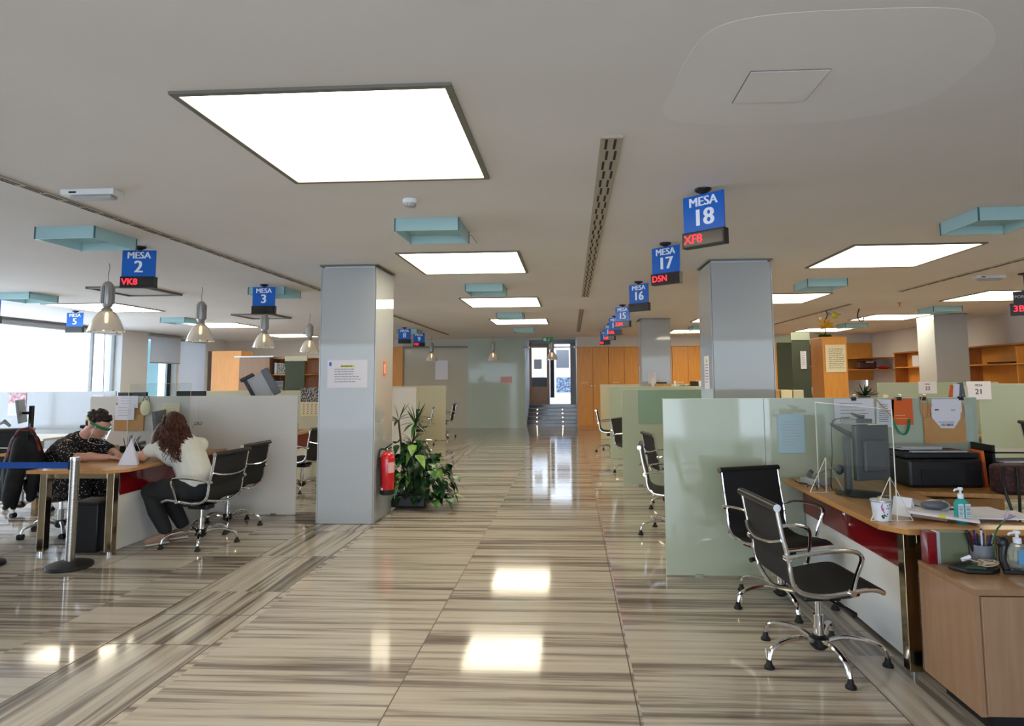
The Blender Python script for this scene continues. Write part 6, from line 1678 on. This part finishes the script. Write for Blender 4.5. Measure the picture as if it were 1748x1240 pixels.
hr = [('e', HP(0, -0.028, 0.035), (0.096, 0.108, 0.1), HR), ('c', [((-3.96, 6.25, 1.08), 0.095), ((-3.92, 6.17, 1.0), 0.10), ((-3.86, 6.1, 0.92), 0.085), ((-3.84, 6.06, 0.87), 0.05)]),
      ('c', [((-4.03, 6.22, 1.06), 0.06), ((-4.02, 6.13, 0.98), 0.06), ((-4.0, 6.05, 0.90), 0.04)]), ('c', [((-3.88, 6.27, 1.05), 0.06), ((-3.79, 6.2, 0.98), 0.06), ((-3.73, 6.15, 0.91), 0.035)])]
blend('hair', hr, 'hairred', pv, 0.009, 2)
rnd = random.Random(11)
mb = MB()
bk, lt = V((0.46, -0.89, 0)), V((0.89, 0.46, 0))
for k in range(150):
    u = rnd.uniform(-1, 1)
    a = HP(u * 0.088, -0.075 - 0.045 * (1 - u * u), rnd.uniform(-0.03, 0.09))
    ze = rnd.uniform(0.72, 0.90) + 0.05 * abs(u)
    cen = V((-3.68, 6.12, 0)).lerp(V((-3.82, 6.2, 0)), (ze - 0.7) / 0.2)
    end = V((cen.x, cen.y, ze)) + bk * (0.19 - 0.05 * u * u) + lt * (u * 0.15 - 0.035)
    mid = V(((a.x + end.x) / 2, (a.y + end.y) / 2, (a.z + end.z) / 2)) + bk * 0.055 + lt * u * 0.025
    pts = []
    ph = rnd.uniform(0, 6.28); turns = rnd.uniform(3.5, 5.5)
    for i in range(30):
        t_ = i / 29
        p = a.lerp(mid, t_).lerp(mid.lerp(end, t_), t_)
        amp = 0.004 + 0.011 * t_
        pts.append(p + V((math.cos(ph + t_ * turns * 6.28) * amp, math.sin(ph + t_ * turns * 6.28) * amp * 0.8, 0)))
    mb.tube(pts, [0.0075 - 0.005 * i / 29 for i in range(30)], 5)
mb.build('curls', 'hairred', pv)['kind'] = 'stuff'

# ================================================================== PLANTER
t = thing('potted_plant', 'leafy green climbing plant and tall spiky plant in a black planter beside the left pillar', 'plant', (-1.88, 7.75, 0))
MB().prism([(-2.14, 7.60), (-1.72, 7.60), (-1.72, 7.95), (-2.14, 7.95)], 0.02, 0.17).build('planter', 'black', t, bevel=0.02)
MB().box(-2.12, 7.62, 0.165, -1.74, 7.93, 0.172).build('soil', 'soil', t, smooth=False)
stems = MB()
def leaf_mesh(mb, base, d, up_, L, W, fold=0.25, droop=0.4, heart=True):
    d = V(d).normalized(); s_ = d.cross(V(up_)).normalized(); u = s_.cross(d).normalized()
    prof = [(0, 0.0), (0.08, 0.55), (0.25, 0.98), (0.45, 0.92), (0.7, 0.55), (0.88, 0.22), (1.0, 0.0)] if heart else [(0, 0.25), (0.2, 0.8), (0.45, 1.0), (0.7, 0.75), (0.9, 0.3), (1.0, 0.0)]
    vs, fs = [], []
    for i, (a, w_) in enumerate(prof):
        c = V(base) + d * a * L - V((0, 0, 1)) * droop * L * a * a
        for k in (-1, 0, 1):
            vs.append(tuple(c + s_ * k * w_ * W / 2 + u * (abs(k) * fold * w_ * W / 2)))
    for i in range(len(prof) - 1):
        for k in (0, 1):
            q = i * 3 + k
            fs.append((q, q + 1, q + 4, q + 3))
    mb.add(vs, fs)
# spiky dracaena heads
def spiky(c, n, L, seed):
    r_ = random.Random(seed)
    for k in range(n):
        az = r_.uniform(0, 6.28); el = r_.uniform(-0.25, 1.3)
        d = V((math.cos(az) * math.cos(el), math.sin(az) * math.cos(el), math.sin(el)))
        mb = MB(); leaf_mesh(mb, V(c) + d * 0.01, d, (0, 0, 1) if abs(d.z) < 0.9 else (1, 0, 0), L * r_.uniform(0.7, 1.1), 0.045, 0.3, 0.35 if el < 0.9 else 0.08, False)
        mb.build('blade_leaf', 'leaf' if k % 3 else 'leafdark', t)
spiky((-1.88, 7.72, 0.98), 17, 0.30, 1)
spiky((-2.1, 7.78, 1.02), 12, 0.26, 2)
spiky((-1.92, 7.75, 0.76), 9, 0.26, 3)
MB().tube(smoothpath([(-1.95, 7.75, 0.16), (-1.97, 7.74, 0.5), (-1.9, 7.72, 0.8), (-1.88, 7.72, 0.99)], 5), 0.012, 7).build('trunk', 'stem', t)
MB().tube(smoothpath([(-2.0, 7.8, 0.16), (-2.05, 7.79, 0.6), (-2.1, 7.78, 1.03)], 5), 0.012, 7).build('trunk', 'stem', t)
# pothos mass
rnd = random.Random(21)
n_l = 0
while n_l < 58:
    x, y, z = rnd.uniform(-2.08, -1.40), rnd.uniform(7.38, 7.95), rnd.uniform(0.12, 0.82)
    top = 0.82 - max(0, (x + 1.9)) * 0.75
    if z > top or (x > -1.62 and z < 0.1):
        continue
    d = V((x + 1.88 + rnd.uniform(-.25, .25), y - 7.75 + rnd.uniform(-.4, .1), rnd.uniform(-0.5, 0.35)))
    mb = MB(); leaf_mesh(mb, (x, y, z), d, (0, 0, 1), rnd.uniform(0.11, 0.19), rnd.uniform(0.08, 0.13), 0.2, rnd.uniform(0.3, 0.8))
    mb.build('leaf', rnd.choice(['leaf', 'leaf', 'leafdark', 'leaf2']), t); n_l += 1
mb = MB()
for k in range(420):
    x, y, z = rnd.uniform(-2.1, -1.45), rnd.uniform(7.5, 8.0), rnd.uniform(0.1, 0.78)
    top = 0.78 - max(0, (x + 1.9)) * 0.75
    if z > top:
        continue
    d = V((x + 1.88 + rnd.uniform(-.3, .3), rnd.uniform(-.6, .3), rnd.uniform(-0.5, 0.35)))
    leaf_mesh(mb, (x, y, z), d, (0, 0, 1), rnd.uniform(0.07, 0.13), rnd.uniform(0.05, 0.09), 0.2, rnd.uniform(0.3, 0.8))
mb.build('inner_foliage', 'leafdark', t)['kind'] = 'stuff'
for k in range(14):
    e = (rnd.uniform(-2.0, -1.45), rnd.uniform(7.42, 7.8), rnd.uniform(0.15, 0.6))
    MB().tube(smoothpath([(-1.9, 7.75, 0.17), ((-1.9 + e[0]) / 2, (7.75 + e[1]) / 2, e[2] + 0.2), e], 5), 0.005, 5).build('vine_stem', 'leafdark', t)
